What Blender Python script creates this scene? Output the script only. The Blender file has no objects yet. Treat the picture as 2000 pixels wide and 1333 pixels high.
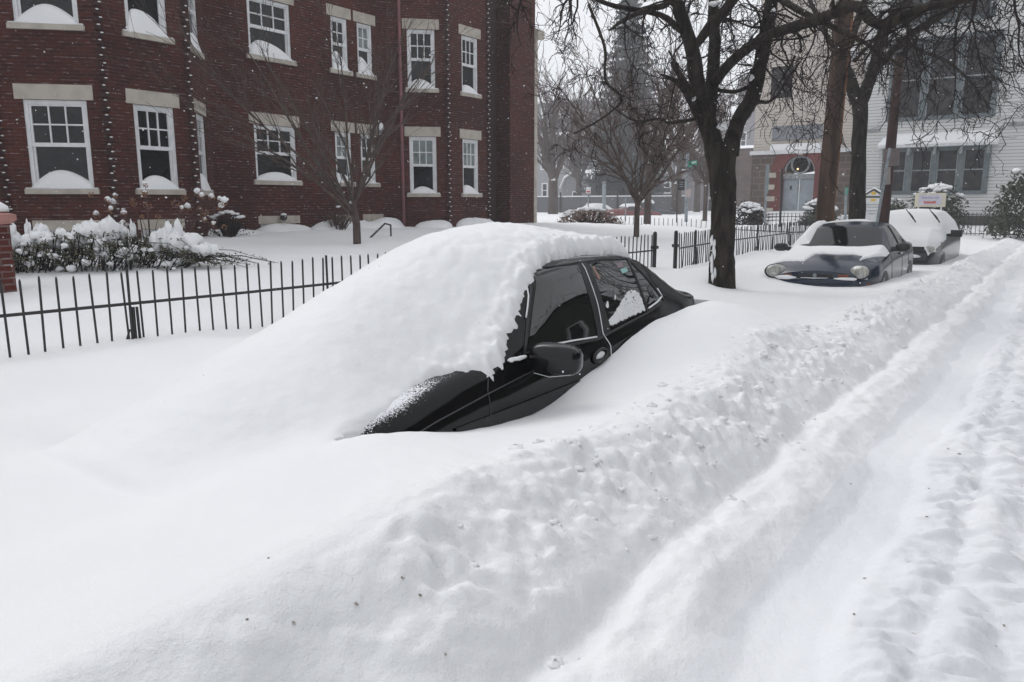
import bpy, math, random
import numpy as np
from mathutils import Vector, Matrix

# ------------------------------------------------------------------ camera
sc = bpy.context.scene
FPX, YH, VPX, CZ = 1500.0, 395.0, 2080.0, 1.75
PITCH = math.atan((666.5 - YH) / FPX)
YAW = math.atan((VPX - 1000) * math.cos(PITCH) / FPX)
cd = bpy.data.cameras.new('camera')
cam = bpy.data.objects.new('camera', cd)
sc.collection.objects.link(cam)
cam.location = (0, 0, CZ)
cam.rotation_euler = (math.pi / 2 - PITCH, 0, YAW)
cd.sensor_width = 36.0
cd.lens = FPX / 2000 * 36.0
cd.clip_start = 0.05
cd.clip_end = 2000
sc.camera = cam

# ------------------------------------------------------------------ light
w = bpy.data.worlds.new('World'); sc.world = w; w.use_nodes = True
nt = w.node_tree; nt.nodes.clear()
SUN_EL, SUN_AZ = math.radians(50), math.radians(-72)     # compass direction the light comes from
sky = nt.nodes.new('ShaderNodeTexSky'); sky.sky_type = 'NISHITA'; sky.sun_disc = False
sky.sun_elevation = SUN_EL; sky.sun_rotation = SUN_AZ
sky.dust_density = 6; sky.air_density = 1.0; sky.altitude = 0
hs = nt.nodes.new('ShaderNodeHueSaturation'); hs.inputs['Saturation'].default_value = 0.10
mxs = nt.nodes.new('ShaderNodeMixRGB'); mxs.inputs[0].default_value = 0.8
mxs.inputs[2].default_value = (8.6, 8.85, 9.3, 1)          # closed cloud deck
bg = nt.nodes.new('ShaderNodeBackground'); bg.inputs[1].default_value = 0.108
wo = nt.nodes.new('ShaderNodeOutputWorld')
nt.links.new(sky.outputs[0], hs.inputs['Color']); nt.links.new(hs.outputs[0], mxs.inputs[1])
nt.links.new(mxs.outputs[0], bg.inputs[0]); nt.links.new(bg.outputs[0], wo.inputs[0])
sl = bpy.data.lights.new('sun', 'SUN'); sl.energy = 0.65; sl.angle = math.radians(35); sl.color = (1, 0.98, 0.95)
so = bpy.data.objects.new('sun', sl); sc.collection.objects.link(so)
sd = Vector((math.sin(SUN_AZ) * math.cos(SUN_EL), math.cos(SUN_AZ) * math.cos(SUN_EL), math.sin(SUN_EL)))
so.rotation_euler = sd.to_track_quat('Z', 'Y').to_euler(); so.location = (0, 0, 30)
sc.view_settings.view_transform = 'Standard'; sc.view_settings.look = 'None'
sc.view_settings.exposure = 0.05; sc.view_settings.gamma = 1.0
sc.render.engine = 'CYCLES'
sc.cycles.volume_step_rate = 4.0; sc.cycles.volume_max_steps = 64; sc.cycles.volume_bounces = 2
sc.cycles.max_bounces = 8; sc.cycles.diffuse_bounces = 4

# ------------------------------------------------------------------ helpers
col = sc.collection
_F = Vector((-math.sin(YAW) * math.cos(PITCH), math.cos(YAW) * math.cos(PITCH), -math.sin(PITCH)))
_R = Vector((math.cos(YAW), math.sin(YAW), 0)); _U = _R.cross(_F)
def P(u, v, x=None, y=None, z=None, d=None):
    """the point of the place seen at photo pixel (u, v) on a known plane or at a known depth"""
    r = _F + _R * ((u - 1000) / FPX) + _U * ((666.5 - v) / FPX)
    if x is not None: t = x / r.x
    elif y is not None: t = y / r.y
    elif z is not None: t = (z - CZ) / r.z
    else: t = d
    return Vector((r.x * t, r.y * t, CZ + r.z * t))

def tag(o, label=None, cat=None, group=None, kind=None):
    if label: o['label'] = label
    if cat: o['category'] = cat
    if group: o['group'] = group
    if kind: o['kind'] = kind
    return o
def empty(name, loc, rz=0, label=None, cat=None, group=None):
    o = bpy.data.objects.new(name, None); o.location = loc; o.rotation_euler = (0, 0, rz)
    o.empty_display_size = 0.2; col.objects.link(o)
    return tag(o, label, cat, group)

class MB:
    def __init__(s): s.v = []; s.f = []; s.uv = None; s.mi = None
    def add(s, vs, fs):
        n = len(s.v); s.v += [tuple(p) for p in vs]; s.f += [tuple(i + n for i in f) for f in fs]
        return s
    def box(s, c, size, rz=0, rx=0, ry=0, taper=1.0):
        hx, hy, hz = size[0] / 2, size[1] / 2, size[2] / 2
        M = Matrix.Rotation(rz, 3, 'Z') @ Matrix.Rotation(ry, 3, 'Y') @ Matrix.Rotation(rx, 3, 'X')
        vs = []
        for z in (-hz, hz):
            k = taper if z > 0 else 1
            for x, y in ((-hx, -hy), (hx, -hy), (hx, hy), (-hx, hy)):
                vs.append(Vector(c) + M @ Vector((x * k, y * k, z)))
        return s.add(vs, [(3, 2, 1, 0), (4, 5, 6, 7), (0, 1, 5, 4), (1, 2, 6, 5), (2, 3, 7, 6), (3, 0, 4, 7)])
    def bbox(s, a, b):
        return s.box([(a[i] + b[i]) / 2 for i in range(3)], [abs(a[i] - b[i]) for i in range(3)])
    def tube(s, pts, rads, n=6, cap=True, jit=0.0):
        pts = [Vector(p) for p in pts]; m = len(pts); vs = []; fs = []
        if not hasattr(rads, '__len__'): rads = [rads] * m
        ref = None
        for i in range(m):
            t = pts[min(i + 1, m - 1)] - pts[max(i - 1, 0)]
            if t.length < 1e-7: t = Vector((0, 0, 1))
            t.normalize()
            if ref is None:
                a = Vector((0, 0, 1)) if abs(t.z) < 0.9 else Vector((1, 0, 0))
                ref = t.cross(a).normalized()
            else:
                ref = (ref - t * ref.dot(t))
                if ref.length < 1e-5: ref = t.orthogonal()
                ref.normalize()
            b = t.cross(ref)
            for k in range(n):
                an = 2 * math.pi * k / n
                rr = rads[i] * (1 + (random.uniform(-jit, jit) if jit else 0))
                vs.append(pts[i] + (ref * math.cos(an) + b * math.sin(an)) * rr)
        for i in range(m - 1):
            for k in range(n):
                k2 = (k + 1) % n
                fs.append((i * n + k, i * n + k2, (i + 1) * n + k2, (i + 1) * n + k))
        if cap:
            fs.append(tuple(range(n - 1, -1, -1))); fs.append(tuple((m - 1) * n + k for k in range(n)))
        return s.add(vs, fs)
    def bar(s, a, b, wd, n=4): return s.tube([a, b], wd, n)
    def blob(s, c, r, nu=10, nv=7, e=1.0, jit=0.0, M=None, seed=0, zmin=-1):
        rx, ry, rz_ = r if hasattr(r, '__len__') else (r, r, r); vs = []; fs = []
        rnd = random.Random(seed)
        pw = lambda x: math.copysign(abs(x) ** e, x)
        ph = [rnd.uniform(0, 6.3) for _ in range(4)]
        for i in range(nv + 1):
            la = -math.pi / 2 + math.pi * i / nv
            for k in range(nu):
                lo = 2 * math.pi * k / nu
                q = 1 + jit * (math.sin(2 * lo + ph[0]) * math.cos(la * 2 + ph[1]) + .6 * math.sin(3 * lo + ph[2] + la * 3))
                p = Vector((rx * pw(math.cos(la)) * pw(math.cos(lo)) * q, ry * pw(math.cos(la)) * pw(math.sin(lo)) * q, max(zmin, pw(math.sin(la))) * rz_ * q))
                if M: p = M @ p
                vs.append(Vector(c) + p)
        for i in range(nv):
            for k in range(nu):
                k2 = (k + 1) % nu
                fs.append((i * nu + k, i * nu + k2, (i + 1) * nu + k2, (i + 1) * nu + k))
        return s.add(vs, fs)
    def prism(s, poly, z0, z1):           # poly of (x, y)
        n = len(poly)
        vs = [(p[0], p[1], z0) for p in poly] + [(p[0], p[1], z1) for p in poly]
        return s.add(vs, [tuple(range(n - 1, -1, -1)), tuple(range(n, 2 * n))] + [(i, (i + 1) % n, n + (i + 1) % n, n + i) for i in range(n)])
    def build(s, name, mat, parent=None, smooth=False, uv=None, **kw):
        me = bpy.data.meshes.new(name); me.from_pydata(s.v, [], s.f); me.update()
        mats = mat if isinstance(mat, (list, tuple)) else [mat]
        for m in mats: me.materials.append(m)
        if s.mi: me.polygons.foreach_set('material_index', s.mi)
        if smooth: me.polygons.foreach_set('use_smooth', [True] * len(me.polygons))
        if s.uv:
            l = me.uv_layers.new(name='UVMap'); d = []
            for f in me.polygons:
                for vi in f.vertices: d += s.uv[vi]
            l.data.foreach_set('uv', d)
        o = bpy.data.objects.new(name, me); col.objects.link(o)
        if parent is not None: o.parent = parent
        return tag(o, **kw) if kw else o

# value noise
_rng = np.random.RandomState(7); _T = _rng.rand(512, 512)
def vn(x, y):
    xi = np.floor(x).astype(int); yi = np.floor(y).astype(int); fx = x - xi; fy = y - yi
    fx = fx * fx * (3 - 2 * fx); fy = fy * fy * (3 - 2 * fy)
    a = _T[xi % 512, yi % 512]; b = _T[(xi + 1) % 512, yi % 512]; c = _T[xi % 512, (yi + 1) % 512]; d = _T[(xi + 1) % 512, (yi + 1) % 512]
    return (a * (1 - fx) + b * fx) * (1 - fy) + (c * (1 - fx) + d * fx) * fy
def fbm(x, y, o=4, g=0.5):
    s = 0; a = 1; t = 0
    for i in range(o):
        s = s + a * (vn(x * 2 ** i + 17.3 * i, y * 2 ** i + 5.1 * i) - .5); t += a; a *= g
    return s / t * 2
def sm(a, b, x):
    t = np.clip((x - a) / (b - a), 0, 1); return t * t * (3 - 2 * t)

# ------------------------------------------------------------------ materials
def mat(name, base, rough=0.7, metal=0.0, spec=0.5, **k):
    m = bpy.data.materials.new(name); m.use_nodes = True
    b = m.node_tree.nodes['Principled BSDF']
    b.inputs['Base Color'].default_value = (*base, 1); b.inputs['Roughness'].default_value = rough
    b.inputs['Metallic'].default_value = metal; b.inputs['Specular IOR Level'].default_value = spec
    for kk, vv in k.items(): b.inputs[kk.replace('_', ' ')].default_value = vv
    return m
def N(m, t, **k):
    n = m.node_tree.nodes.new(t)
    for kk, vv in k.items(): setattr(n, kk, vv)
    return n
def L(m, a, b): m.node_tree.links.new(a, b)
def noisy(m, c2, scale=5.0, detail=6, lo=.4, hi=.65, bump=0.0, bscale=None, bdist=0.02, stretch=(1, 1, 1)):
    """mottle between the base colour and c2, with a bump"""
    b = m.node_tree.nodes['Principled BSDF']; c1 = tuple(b.inputs['Base Color'].default_value)
    tc = N(m, 'ShaderNodeTexCoord'); mp = N(m, 'ShaderNodeMapping'); mp.inputs['Scale'].default_value = stretch
    no = N(m, 'ShaderNodeTexNoise'); no.inputs['Scale'].default_value = scale; no.inputs['Detail'].default_value = detail
    L(m, tc.outputs['Object'], mp.inputs[0]); L(m, mp.outputs[0], no.inputs['Vector'])
    cr = N(m, 'ShaderNodeValToRGB'); e = cr.color_ramp.elements
    e[0].position = lo; e[0].color = c1; e[1].position = hi; e[1].color = (*c2, 1)
    L(m, no.outputs['Fac'], cr.inputs[0]); L(m, cr.outputs[0], b.inputs['Base Color'])
    if bump:
        n2 = N(m, 'ShaderNodeTexNoise'); n2.inputs['Scale'].default_value = bscale or scale * 3; n2.inputs['Detail'].default_value = 8
        L(m, mp.outputs[0], n2.inputs['Vector'])
        bp = N(m, 'ShaderNodeBump'); bp.inputs['Strength'].default_value = bump; bp.inputs['Distance'].default_value = bdist
        L(m, n2.outputs['Fac'], bp.inputs['Height']); L(m, bp.outputs[0], b.inputs['Normal'])
    return m

def snow_mat(name, c1=(.885, .89, .90), c2=(.86, .867, .88), bump=.35, bscale=14, grain=.25):
    m = mat(name, c1, .75, spec=.25)
    b = m.node_tree.nodes['Principled BSDF']
    tc = N(m, 'ShaderNodeTexCoord')
    n1 = N(m, 'ShaderNodeTexNoise'); n1.inputs['Scale'].default_value = 1.3; n1.inputs['Detail'].default_value = 5
    n2 = N(m, 'ShaderNodeTexNoise'); n2.inputs['Scale'].default_value = bscale; n2.inputs['Detail'].default_value = 7; n2.inputs['Roughness'].default_value = .6
    n3 = N(m, 'ShaderNodeTexNoise'); n3.inputs['Scale'].default_value = 220; n3.inputs['Detail'].default_value = 2
    for n in (n1, n2, n3): L(m, tc.outputs['Object'], n.inputs['Vector'])
    cr = N(m, 'ShaderNodeValToRGB'); e = cr.color_ramp.elements
    e[0].position = .35; e[0].color = (*c2, 1); e[1].position = .65; e[1].color = (*c1, 1)
    L(m, n1.outputs['Fac'], cr.inputs[0]); L(m, cr.outputs[0], b.inputs['Base Color'])
    b1 = N(m, 'ShaderNodeBump'); b1.inputs['Strength'].default_value = bump; b1.inputs['Distance'].default_value = .03
    b2 = N(m, 'ShaderNodeBump'); b2.inputs['Strength'].default_value = grain; b2.inputs['Distance'].default_value = .003
    L(m, n2.outputs['Fac'], b1.inputs['Height']); L(m, n3.outputs['Fac'], b2.inputs['Height'])
    L(m, b1.outputs[0], b2.inputs['Normal']); L(m, b2.outputs[0], b.inputs['Normal'])
    return m
M = {}
M['snow'] = snow_mat('snow', bump=.22, bscale=6, grain=.5)
M['snow_bank'] = snow_mat('bank_snow', (.885, .89, .90), (.85, .857, .87), bump=.5, bscale=13, grain=.5)
M['snow_road'] = snow_mat('road_snow', (.855, .865, .885), (.79, .805, .83), bump=.35, bscale=16, grain=.4)
M['snow_obj'] = snow_mat('settled_snow', bump=.25, bscale=12, grain=.2)
M['black_paint'] = mat('black_paint', (.003, .003, .004), .14, spec=.3, Coat_Weight=.3, Coat_Roughness=.04)
M['navy_paint'] = mat('navy_paint', (.010, .021, .042), .22, spec=.35, Coat_Weight=.3, Coat_Roughness=.08)
noisy(M['navy_paint'], (.014, .02, .03), 9, lo=.5, hi=.8)
M['dark_paint'] = mat('charcoal_paint', (.018, .017, .02), .3, Coat_Weight=.4)
M['plastic'] = noisy(mat('black_plastic', (.012, .012, .013), .5), (.02, .02, .02), 20)
M['glass_dim'] = mat('dulled_glass', (.006, .009, .010), .06, spec=.3)  # car glass with its reflection weakened, so the windscreen mirrors less sky
M['glass'] = mat('car_glass', (.004, .006, .0055), .02, spec=.6, Coat_Weight=.35, Coat_Roughness=.01, IOR=1.52)
M['pane'] = mat('window_pane', (.008, .009, .010), .08, spec=.35)
noisy(M['pane'], (.022, .024, .026), 1.7, lo=.45, hi=.7)
M['pane_blind'] = mat('pane_with_blind', (.25, .29, .29), .2, spec=.4)
noisy(M['pane_blind'], (.14, .17, .17), 3)
M['iron'] = noisy(mat('black_iron', (.010, .010, .012), .45), (.02, .017, .016), 30)
M['white_frame'] = noisy(mat('white_frame', (.78, .79, .80), .45), (.68, .69, .70), 6)
M['stone_trim'] = noisy(mat('limestone', (.50, .46, .40), .85), (.40, .36, .31), 4, bump=.2)
M['bark'] = noisy(mat('dark_bark', (.018, .015, .012), .95, spec=.2), (.048, .039, .032), 11, bump=1.0, bscale=22, bdist=.06, stretch=(1, 1, .22))
M['twig'] = noisy(mat('dark_twig', (.014, .010, .010), .9, spec=.2), (.03, .022, .02), 8)
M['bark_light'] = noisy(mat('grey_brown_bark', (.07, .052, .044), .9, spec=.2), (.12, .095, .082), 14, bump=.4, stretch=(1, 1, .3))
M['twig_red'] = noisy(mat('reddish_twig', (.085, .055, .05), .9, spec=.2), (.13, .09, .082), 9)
M['pole_wood'] = noisy(mat('weathered_pole_wood', (.05, .035, .028), .9, spec=.2), (.105, .072, .055), 7, bump=.5, bscale=20, stretch=(1, 1, .06))
M['pole_edge'] = noisy(mat('rusty_orange_strip', (.16, .06, .025), .9), (.26, .11, .05), 9, stretch=(1, 1, .1))
M['rust'] = noisy(mat('rusty_steel', (.055, .022, .018), .8), (.03, .015, .014), 8, stretch=(1, 1, .2))
M['galv'] = noisy(mat('galvanised_steel', (.30, .34, .36), .5, metal=.3), (.20, .23, .25), 9)
M['lens'] = noisy(mat('clouded_headlamp', (.42, .42, .38), .18, spec=.7, Coat_Weight=.8), (.24, .24, .22), 16, stretch=(3, 1, .4))
M['chrome'] = mat('dull_chrome', (.5, .5, .5), .3, metal=.8)
M['amber'] = noisy(mat('amber_plastic', (.22, .06, .02), .3), (.14, .04, .015), 20)
M['leaf'] = noisy(mat('evergreen_leaf', (.022, .035, .015), .6), (.05, .065, .03), 6)
M['leaf2'] = noisy(mat('olive_leaf', (.06, .068, .034), .6), (.12, .105, .06), 6)
M['dry_flower'] = noisy(mat('dried_flower_head', (.22, .11, .06), .9), (.34, .20, .12), 18)
M['needle'] = noisy(mat('spruce_needle', (.05, .06, .055), .8), (.09, .10, .095), 1.5)
M['sign_green'] = mat('street_sign_green', (.01, .30, .19), .4)
M['white_paint'] = noisy(mat('white_paint', (.75, .76, .77), .6), (.62, .63, .64), 5)

def brick_mat(name, c1, c2, mortar, bw=.21, bh=.068, msize=.009, bump=.5, snowy=True):
    m = mat(name, c1, .85, spec=.25); b = m.node_tree.nodes['Principled BSDF']
    uv = N(m, 'ShaderNodeUVMap')
    br = N(m, 'ShaderNodeTexBrick'); br.offset = .5
    br.inputs['Scale'].default_value = 1; br.inputs['Brick Width'].default_value = bw; br.inputs['Row Height'].default_value = bh
    br.inputs['Mortar Size'].default_value = msize; br.inputs['Mortar Smooth'].default_value = .2; br.inputs['Bias'].default_value = -.2
    br.inputs['Color1'].default_value = (*c1, 1); br.inputs['Color2'].default_value = (*c2, 1); br.inputs['Mortar'].default_value = (*mortar, 1)
    L(m, uv.outputs[0], br.inputs['Vector'])
    n1 = N(m, 'ShaderNodeTexNoise'); n1.inputs['Scale'].default_value = .55; n1.inputs['Detail'].default_value = 6
    L(m, uv.outputs[0], n1.inputs['Vector'])
    mul = N(m, 'ShaderNodeMixRGB', blend_type='MULTIPLY'); mul.inputs[0].default_value = 1
    cr = N(m, 'ShaderNodeValToRGB'); e = cr.color_ramp.elements
    e[0].position = .3; e[0].color = (.6, .58, .6, 1); e[1].position = .7; e[1].color = (1.15, 1.1, 1.1, 1)
    L(m, n1.outputs['Fac'], cr.inputs[0]); L(m, br.outputs['Color'], mul.inputs[1]); L(m, cr.outputs[0], mul.inputs[2])
    out = mul.outputs[0]
    if snowy:   # wind-blown snow caught in the horizontal joints
        mp = N(m, 'ShaderNodeMapping'); mp.inputs['Scale'].default_value = (6.5, 13, 1)
        n2 = N(m, 'ShaderNodeTexNoise'); n2.inputs['Scale'].default_value = 1.0; n2.inputs['Detail'].default_value = 5
        L(m, uv.outputs[0], mp.inputs[0]); L(m, mp.outputs[0], n2.inputs['Vector'])
        sep = N(m, 'ShaderNodeSeparateXYZ'); L(m, uv.outputs[0], sep.inputs[0])
        md = N(m, 'ShaderNodeMath', operation='FRACT'); dv = N(m, 'ShaderNodeMath', operation='DIVIDE'); dv.inputs[1].default_value = bh
        L(m, sep.outputs['Y'], dv.inputs[0]); L(m, dv.outputs[0], md.inputs[0])
        lt = N(m, 'ShaderNodeMath', operation='LESS_THAN'); lt.inputs[1].default_value = .17; L(m, md.outputs[0], lt.inputs[0])
        c2r = N(m, 'ShaderNodeValToRGB'); ee = c2r.color_ramp.elements
        ee[0].position = .53; ee[0].color = (0, 0, 0, 1); ee[1].position = .66; ee[1].color = (.75, .75, .75, 1)
        L(m, n2.outputs['Fac'], c2r.inputs[0])
        mm = N(m, 'ShaderNodeMath', operation='MULTIPLY'); L(m, lt.outputs[0], mm.inputs[0]); L(m, c2r.outputs[0], mm.inputs[1])
        mx = N(m, 'ShaderNodeMixRGB'); L(m, mm.outputs[0], mx.inputs[0]); L(m, out, mx.inputs[1]); mx.inputs[2].default_value = (.36, .32, .34, 1)
        out = mx.outputs[0]
    L(m, out, b.inputs['Base Color'])
    bp = N(m, 'ShaderNodeBump'); bp.inputs['Strength'].default_value = bump; bp.inputs['Distance'].default_value = .01; bp.invert = True
    L(m, br.outputs['Fac'], bp.inputs['Height']); L(m, bp.outputs[0], b.inputs['Normal'])
    return m
M['brick'] = brick_mat('dark_red_brick', (.090, .021, .013), (.040, .012, .009), (.085, .042, .037))
M['brick_arch'] = brick_mat('arch_brick', (.19, .045, .04), (.13, .035, .03), (.20, .10, .09), snowy=False)
M['brownstone'] = brick_mat('brown_masonry', (.14, .085, .07), (.10, .065, .055), (.16, .12, .10), .4, .14, .01, snowy=False)
M['fieldstone'] = brick_mat('rough_tan_stone', (.12, .095, .078), (.17, .14, .115), (.20, .175, .15), .62, .34, .03, snowy=False)

def siding_mat(name, c, gap, rows=.115, peel=.5):
    """painted clapboards: dark shadow gaps between courses and flaked patches"""
    m = mat(name, c, .7, spec=.3); b = m.node_tree.nodes['Principled BSDF']
    uv = N(m, 'ShaderNodeUVMap'); sep = N(m, 'ShaderNodeSeparateXYZ'); L(m, uv.outputs[0], sep.inputs[0])
    dv = N(m, 'ShaderNodeMath', operation='DIVIDE'); dv.inputs[1].default_value = rows
    fr = N(m, 'ShaderNodeMath', operation='FRACT'); L(m, sep.outputs['Y'], dv.inputs[0]); L(m, dv.outputs[0], fr.inputs[0])
    lt = N(m, 'ShaderNodeMath', operation='LESS_THAN'); lt.inputs[1].default_value = .16; L(m, fr.outputs[0], lt.inputs[0])
    mp = N(m, 'ShaderNodeMapping'); mp.inputs['Scale'].default_value = (1.2, 7, 1); L(m, uv.outputs[0], mp.inputs[0])
    n1 = N(m, 'ShaderNodeTexNoise'); n1.inputs['Scale'].default_value = 1.6; n1.inputs['Detail'].default_value = 8; n1.inputs['Roughness'].default_value = .65
    L(m, mp.outputs[0], n1.inputs['Vector'])
    cr = N(m, 'ShaderNodeValToRGB'); e = cr.color_ramp.elements
    e[0].position = peel; e[0].color = (*c, 1); e[1].position = peel + .12; e[1].color = (c[0] * .62, c[1] * .58, c[2] * .52, 1)
    L(m, n1.outputs['Fac'], cr.inputs[0])
    mx = N(m, 'ShaderNodeMixRGB'); L(m, lt.outputs[0], mx.inputs[0]); L(m, cr.outputs[0], mx.inputs[1]); mx.inputs[2].default_value = (*gap, 1)
    L(m, mx.outputs[0], b.inputs['Base Color'])
    bp = N(m, 'ShaderNodeBump'); bp.inputs['Strength'].default_value = .6; bp.inputs['Distance'].default_value = .02
    L(m, fr.outputs[0], bp.inputs['Height']); L(m, bp.outputs[0], b.inputs['Normal'])
    return m
M['siding_white'] = siding_mat('white_clapboard', (.66, .66, .65), (.30, .29, .27), .15, .60)
M['siding_cream'] = siding_mat('cream_clapboard', (.58, .53, .48), (.36, .30, .25), .15, .62)
M['siding_grey'] = siding_mat('grey_clapboard', (.30, .305, .315), (.19, .19, .20), .16, .7)
M['siding_mauve'] = siding_mat('mauve_clapboard', (.26, .245, .26), (.15, .14, .15), .16, .7)
M['siding_dark'] = siding_mat('dark_olive_clapboard', (.05, .048, .035), (.02, .02, .015), .16, .7)
M['teal_frame'] = noisy(mat('grey_teal_frame', (.10, .125, .135), .6), (.15, .18, .19), 5)
M['door_grey'] = noisy(mat('grey_blue_door', (.30, .34, .38), .5), (.24, .28, .32), 4)

# ------------------------------------------------------------------ snow ground
CAR = dict(x0=-3.13, y0=1.75, W=.855, L=4.35)
def tps_fit(pts, lam=1e-4):
    p = np.array(pts, float); X = p[:, :2]; n = len(X)
    r2 = ((X[:, None] - X[None]) ** 2).sum(2); K = np.where(r2 > 0, r2 * np.log(r2 + 1e-12) * .5, 0) + lam * np.eye(n)
    Pm = np.hstack([np.ones((n, 1)), X]); A = np.zeros((n + 3, n + 3)); A[:n, :n] = K; A[:n, n:] = Pm; A[n:, :n] = Pm.T
    s = np.linalg.solve(A, np.concatenate([p[:, 2], np.zeros(3)])); return X, s[:n], s[n:]
def tps_eval(m, x, y):
    X, wt, a = m; out = a[0] + a[1] * x + a[2] * y
    for (cx, cy), q in zip(X, wt):
        r2 = (x - cx) ** 2 + (y - cy) ** 2
        out = out + q * .5 * r2 * np.log(r2 + 1e-12)
    return out
GP = [  # plateau between kerb drift and yard
 (-1.3,-1,.80),(-1.3,1,.80),(-1.3,2.6,.78),(-1.4,3.6,.76),(-1.5,5,.72),(-1.6,6.5,.68),(-1.7,9,.60),(-1.7,12,.54),(-1.8,16,.47),(-1.8,20,.42),(-1.8,26,.40),(-1.8,34,.40),
 (-2.2,-1,.76),(-2.2,.5,.75),(-2.2,1.4,.74),(-2.25,2.2,.78),(-2.25,2.66,.685),(-2.25,3.25,.60),(-2.25,3.45,.61),(-2.25,3.8,.68),(-2.25,4.07,.72),(-2.25,4.33,.775),(-2.25,4.7,.86),(-2.25,5.1,.92),(-2.25,5.57,.94),(-2.25,5.99,.945),
 (-1.8,2.4,.74),(-1.8,3.3,.69),(-1.75,4.2,.74),(-1.75,5.0,.80),(-1.8,5.8,.84),(-1.9,6.6,.76),(-2.3,6.3,.90),(-2.6,6.6,.78),(-2.3,7.2,.66),(-3.2,7.2,.62),(-2.3,8.5,.54),(-3,9,.52),
 (-3,-1,.70),(-3,.4,.70),(-3,1.2,.68),(-2.6,1.6,.70),(-3.6,1.3,.70),(-3.7,1.75,.58),(-4.5,1.2,.70),(-4.5,2.0,.50),(-4.7,2.8,.47),(-4.4,3.2,.50),(-4.5,4.5,.55),(-4.5,6,.56),(-4.3,7.5,.55),(-3.6,2.4,.55),(-3.6,5,.5),
 (-4.5,0,.68),(-5.3,1.5,.70),(-5.4,3,.58),(-5.4,5,.56),(-5.3,7.5,.55),(-5.2,10,.56),(-5.2,13,.58),
 (-6.3,-1,.66),(-6.3,1,.63),(-6.3,2.5,.61),(-6.1,4.4,.60),(-6.1,7,.60),(-5.9,10,.60),(-5.8,12.6,.60),(-5.8,16,.62),(-5.8,21,.66),
 (-4.0,11.1,.54),(-4.4,11.6,.62),(-3.9,12.6,.66),(-4.1,14,.66),(-2.2,11.2,.50),(-3,11.4,.485),(-3.0,12.0,.47),(-3.7,11.4,.48),(-2.1,12.6,.54),(-2.0,14,.52),(-1.95,16,.48),(-3,15,.5),
 (-3.9,17,.56),(-2.0,18,.44),(-3,17.3,.44),(-2.6,17.9,.44),(-2.0,21,.42),(-3,24,.50),
 (-9,1,.78),(-9,5,.80),(-9,9,.80),(-9,13,.82),(-9,18,.82),(-12,3,.9),(-12,8,.9),(-12,13,.9),(-12,19,.9),(-15,6,1.0),(-15,11,1.0),(-15,16,1.0),(-15,20,1.02),(-15,26,.95),
 (-8,26,.8),(-6,30,.72),(-12,32,.8),(-20,30,.8),(-20,5,1.0),(-20,15,1.0),(-12,-4,.9),(-5,-4,.7),(-1.3,-4,.8),(-1.8,42,.6),(-20,42,.75),(-10,42,.7)]
gmod = tps_fit(GP, 3e-3)
DP = [  # snow lying on the buried car
 (-2.45,1.9,.70),(-2.42,2.2,.80),(-2.5,2.6,.87),(-2.45,3.0,.93),(-2.4,3.25,1.0),(-2.48,3.5,1.13),(-2.55,3.75,1.28),(-2.62,4.0,1.42),(-2.64,4.5,1.47),(-2.64,5.0,1.46),(-2.62,5.25,1.38),(-2.62,5.45,1.27),
 (-3.2,1.0,.60),(-3.2,1.5,.74),(-3.2,1.95,.93),(-3.2,2.4,1.10),(-3.2,2.9,1.29),(-3.2,3.5,1.49),(-3.2,4.2,1.61),(-3.2,4.8,1.565),(-3.2,5.4,1.43),(-2.8,5.5,1.33),(-3.1,5.9,1.20),(-3.0,6.4,.93),(-2.9,6.9,.6),
 (-2.8,1.4,.70),(-2.8,2.0,.90),(-2.8,2.6,1.08),(-2.8,3.1,1.22),(-2.8,3.6,1.39),(-2.85,4.2,1.55),(-2.85,4.8,1.53),(-2.85,5.3,1.42),
 (-3.7,1.5,.64),(-3.7,2.0,.80),(-4.0,2.15,.74),(-3.95,1.8,.70),(-3.7,2.6,.96),(-3.7,3.2,1.18),(-3.8,4.0,1.40),(-3.8,4.8,1.47),(-3.8,5.6,1.33),(-3.8,6.4,1.05),(-3.7,7.2,.62),
 (-4.2,2.05,.54),(-4.25,2.6,.76),(-4.3,3.4,.95),(-4.3,4.4,1.2),(-4.3,5.4,1.15),(-4.2,6.4,.88),(-4.1,7.2,.58),
 (-4.8,2.6,.55),(-4.9,3.6,.64),(-4.9,4.6,.72),(-4.9,5.6,.70),(-4.8,6.6,.55),(-5.4,4.5,.45),(-5.4,2.5,.40),(-5.3,6.5,.42),(-3.2,.5,.45),(-4.2,1.2,.4),(-2.4,1.3,.55),(-3.2,7.8,.4),(-4.4,8,.35)]
dmod = tps_fit(DP, 1e-3)
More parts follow.
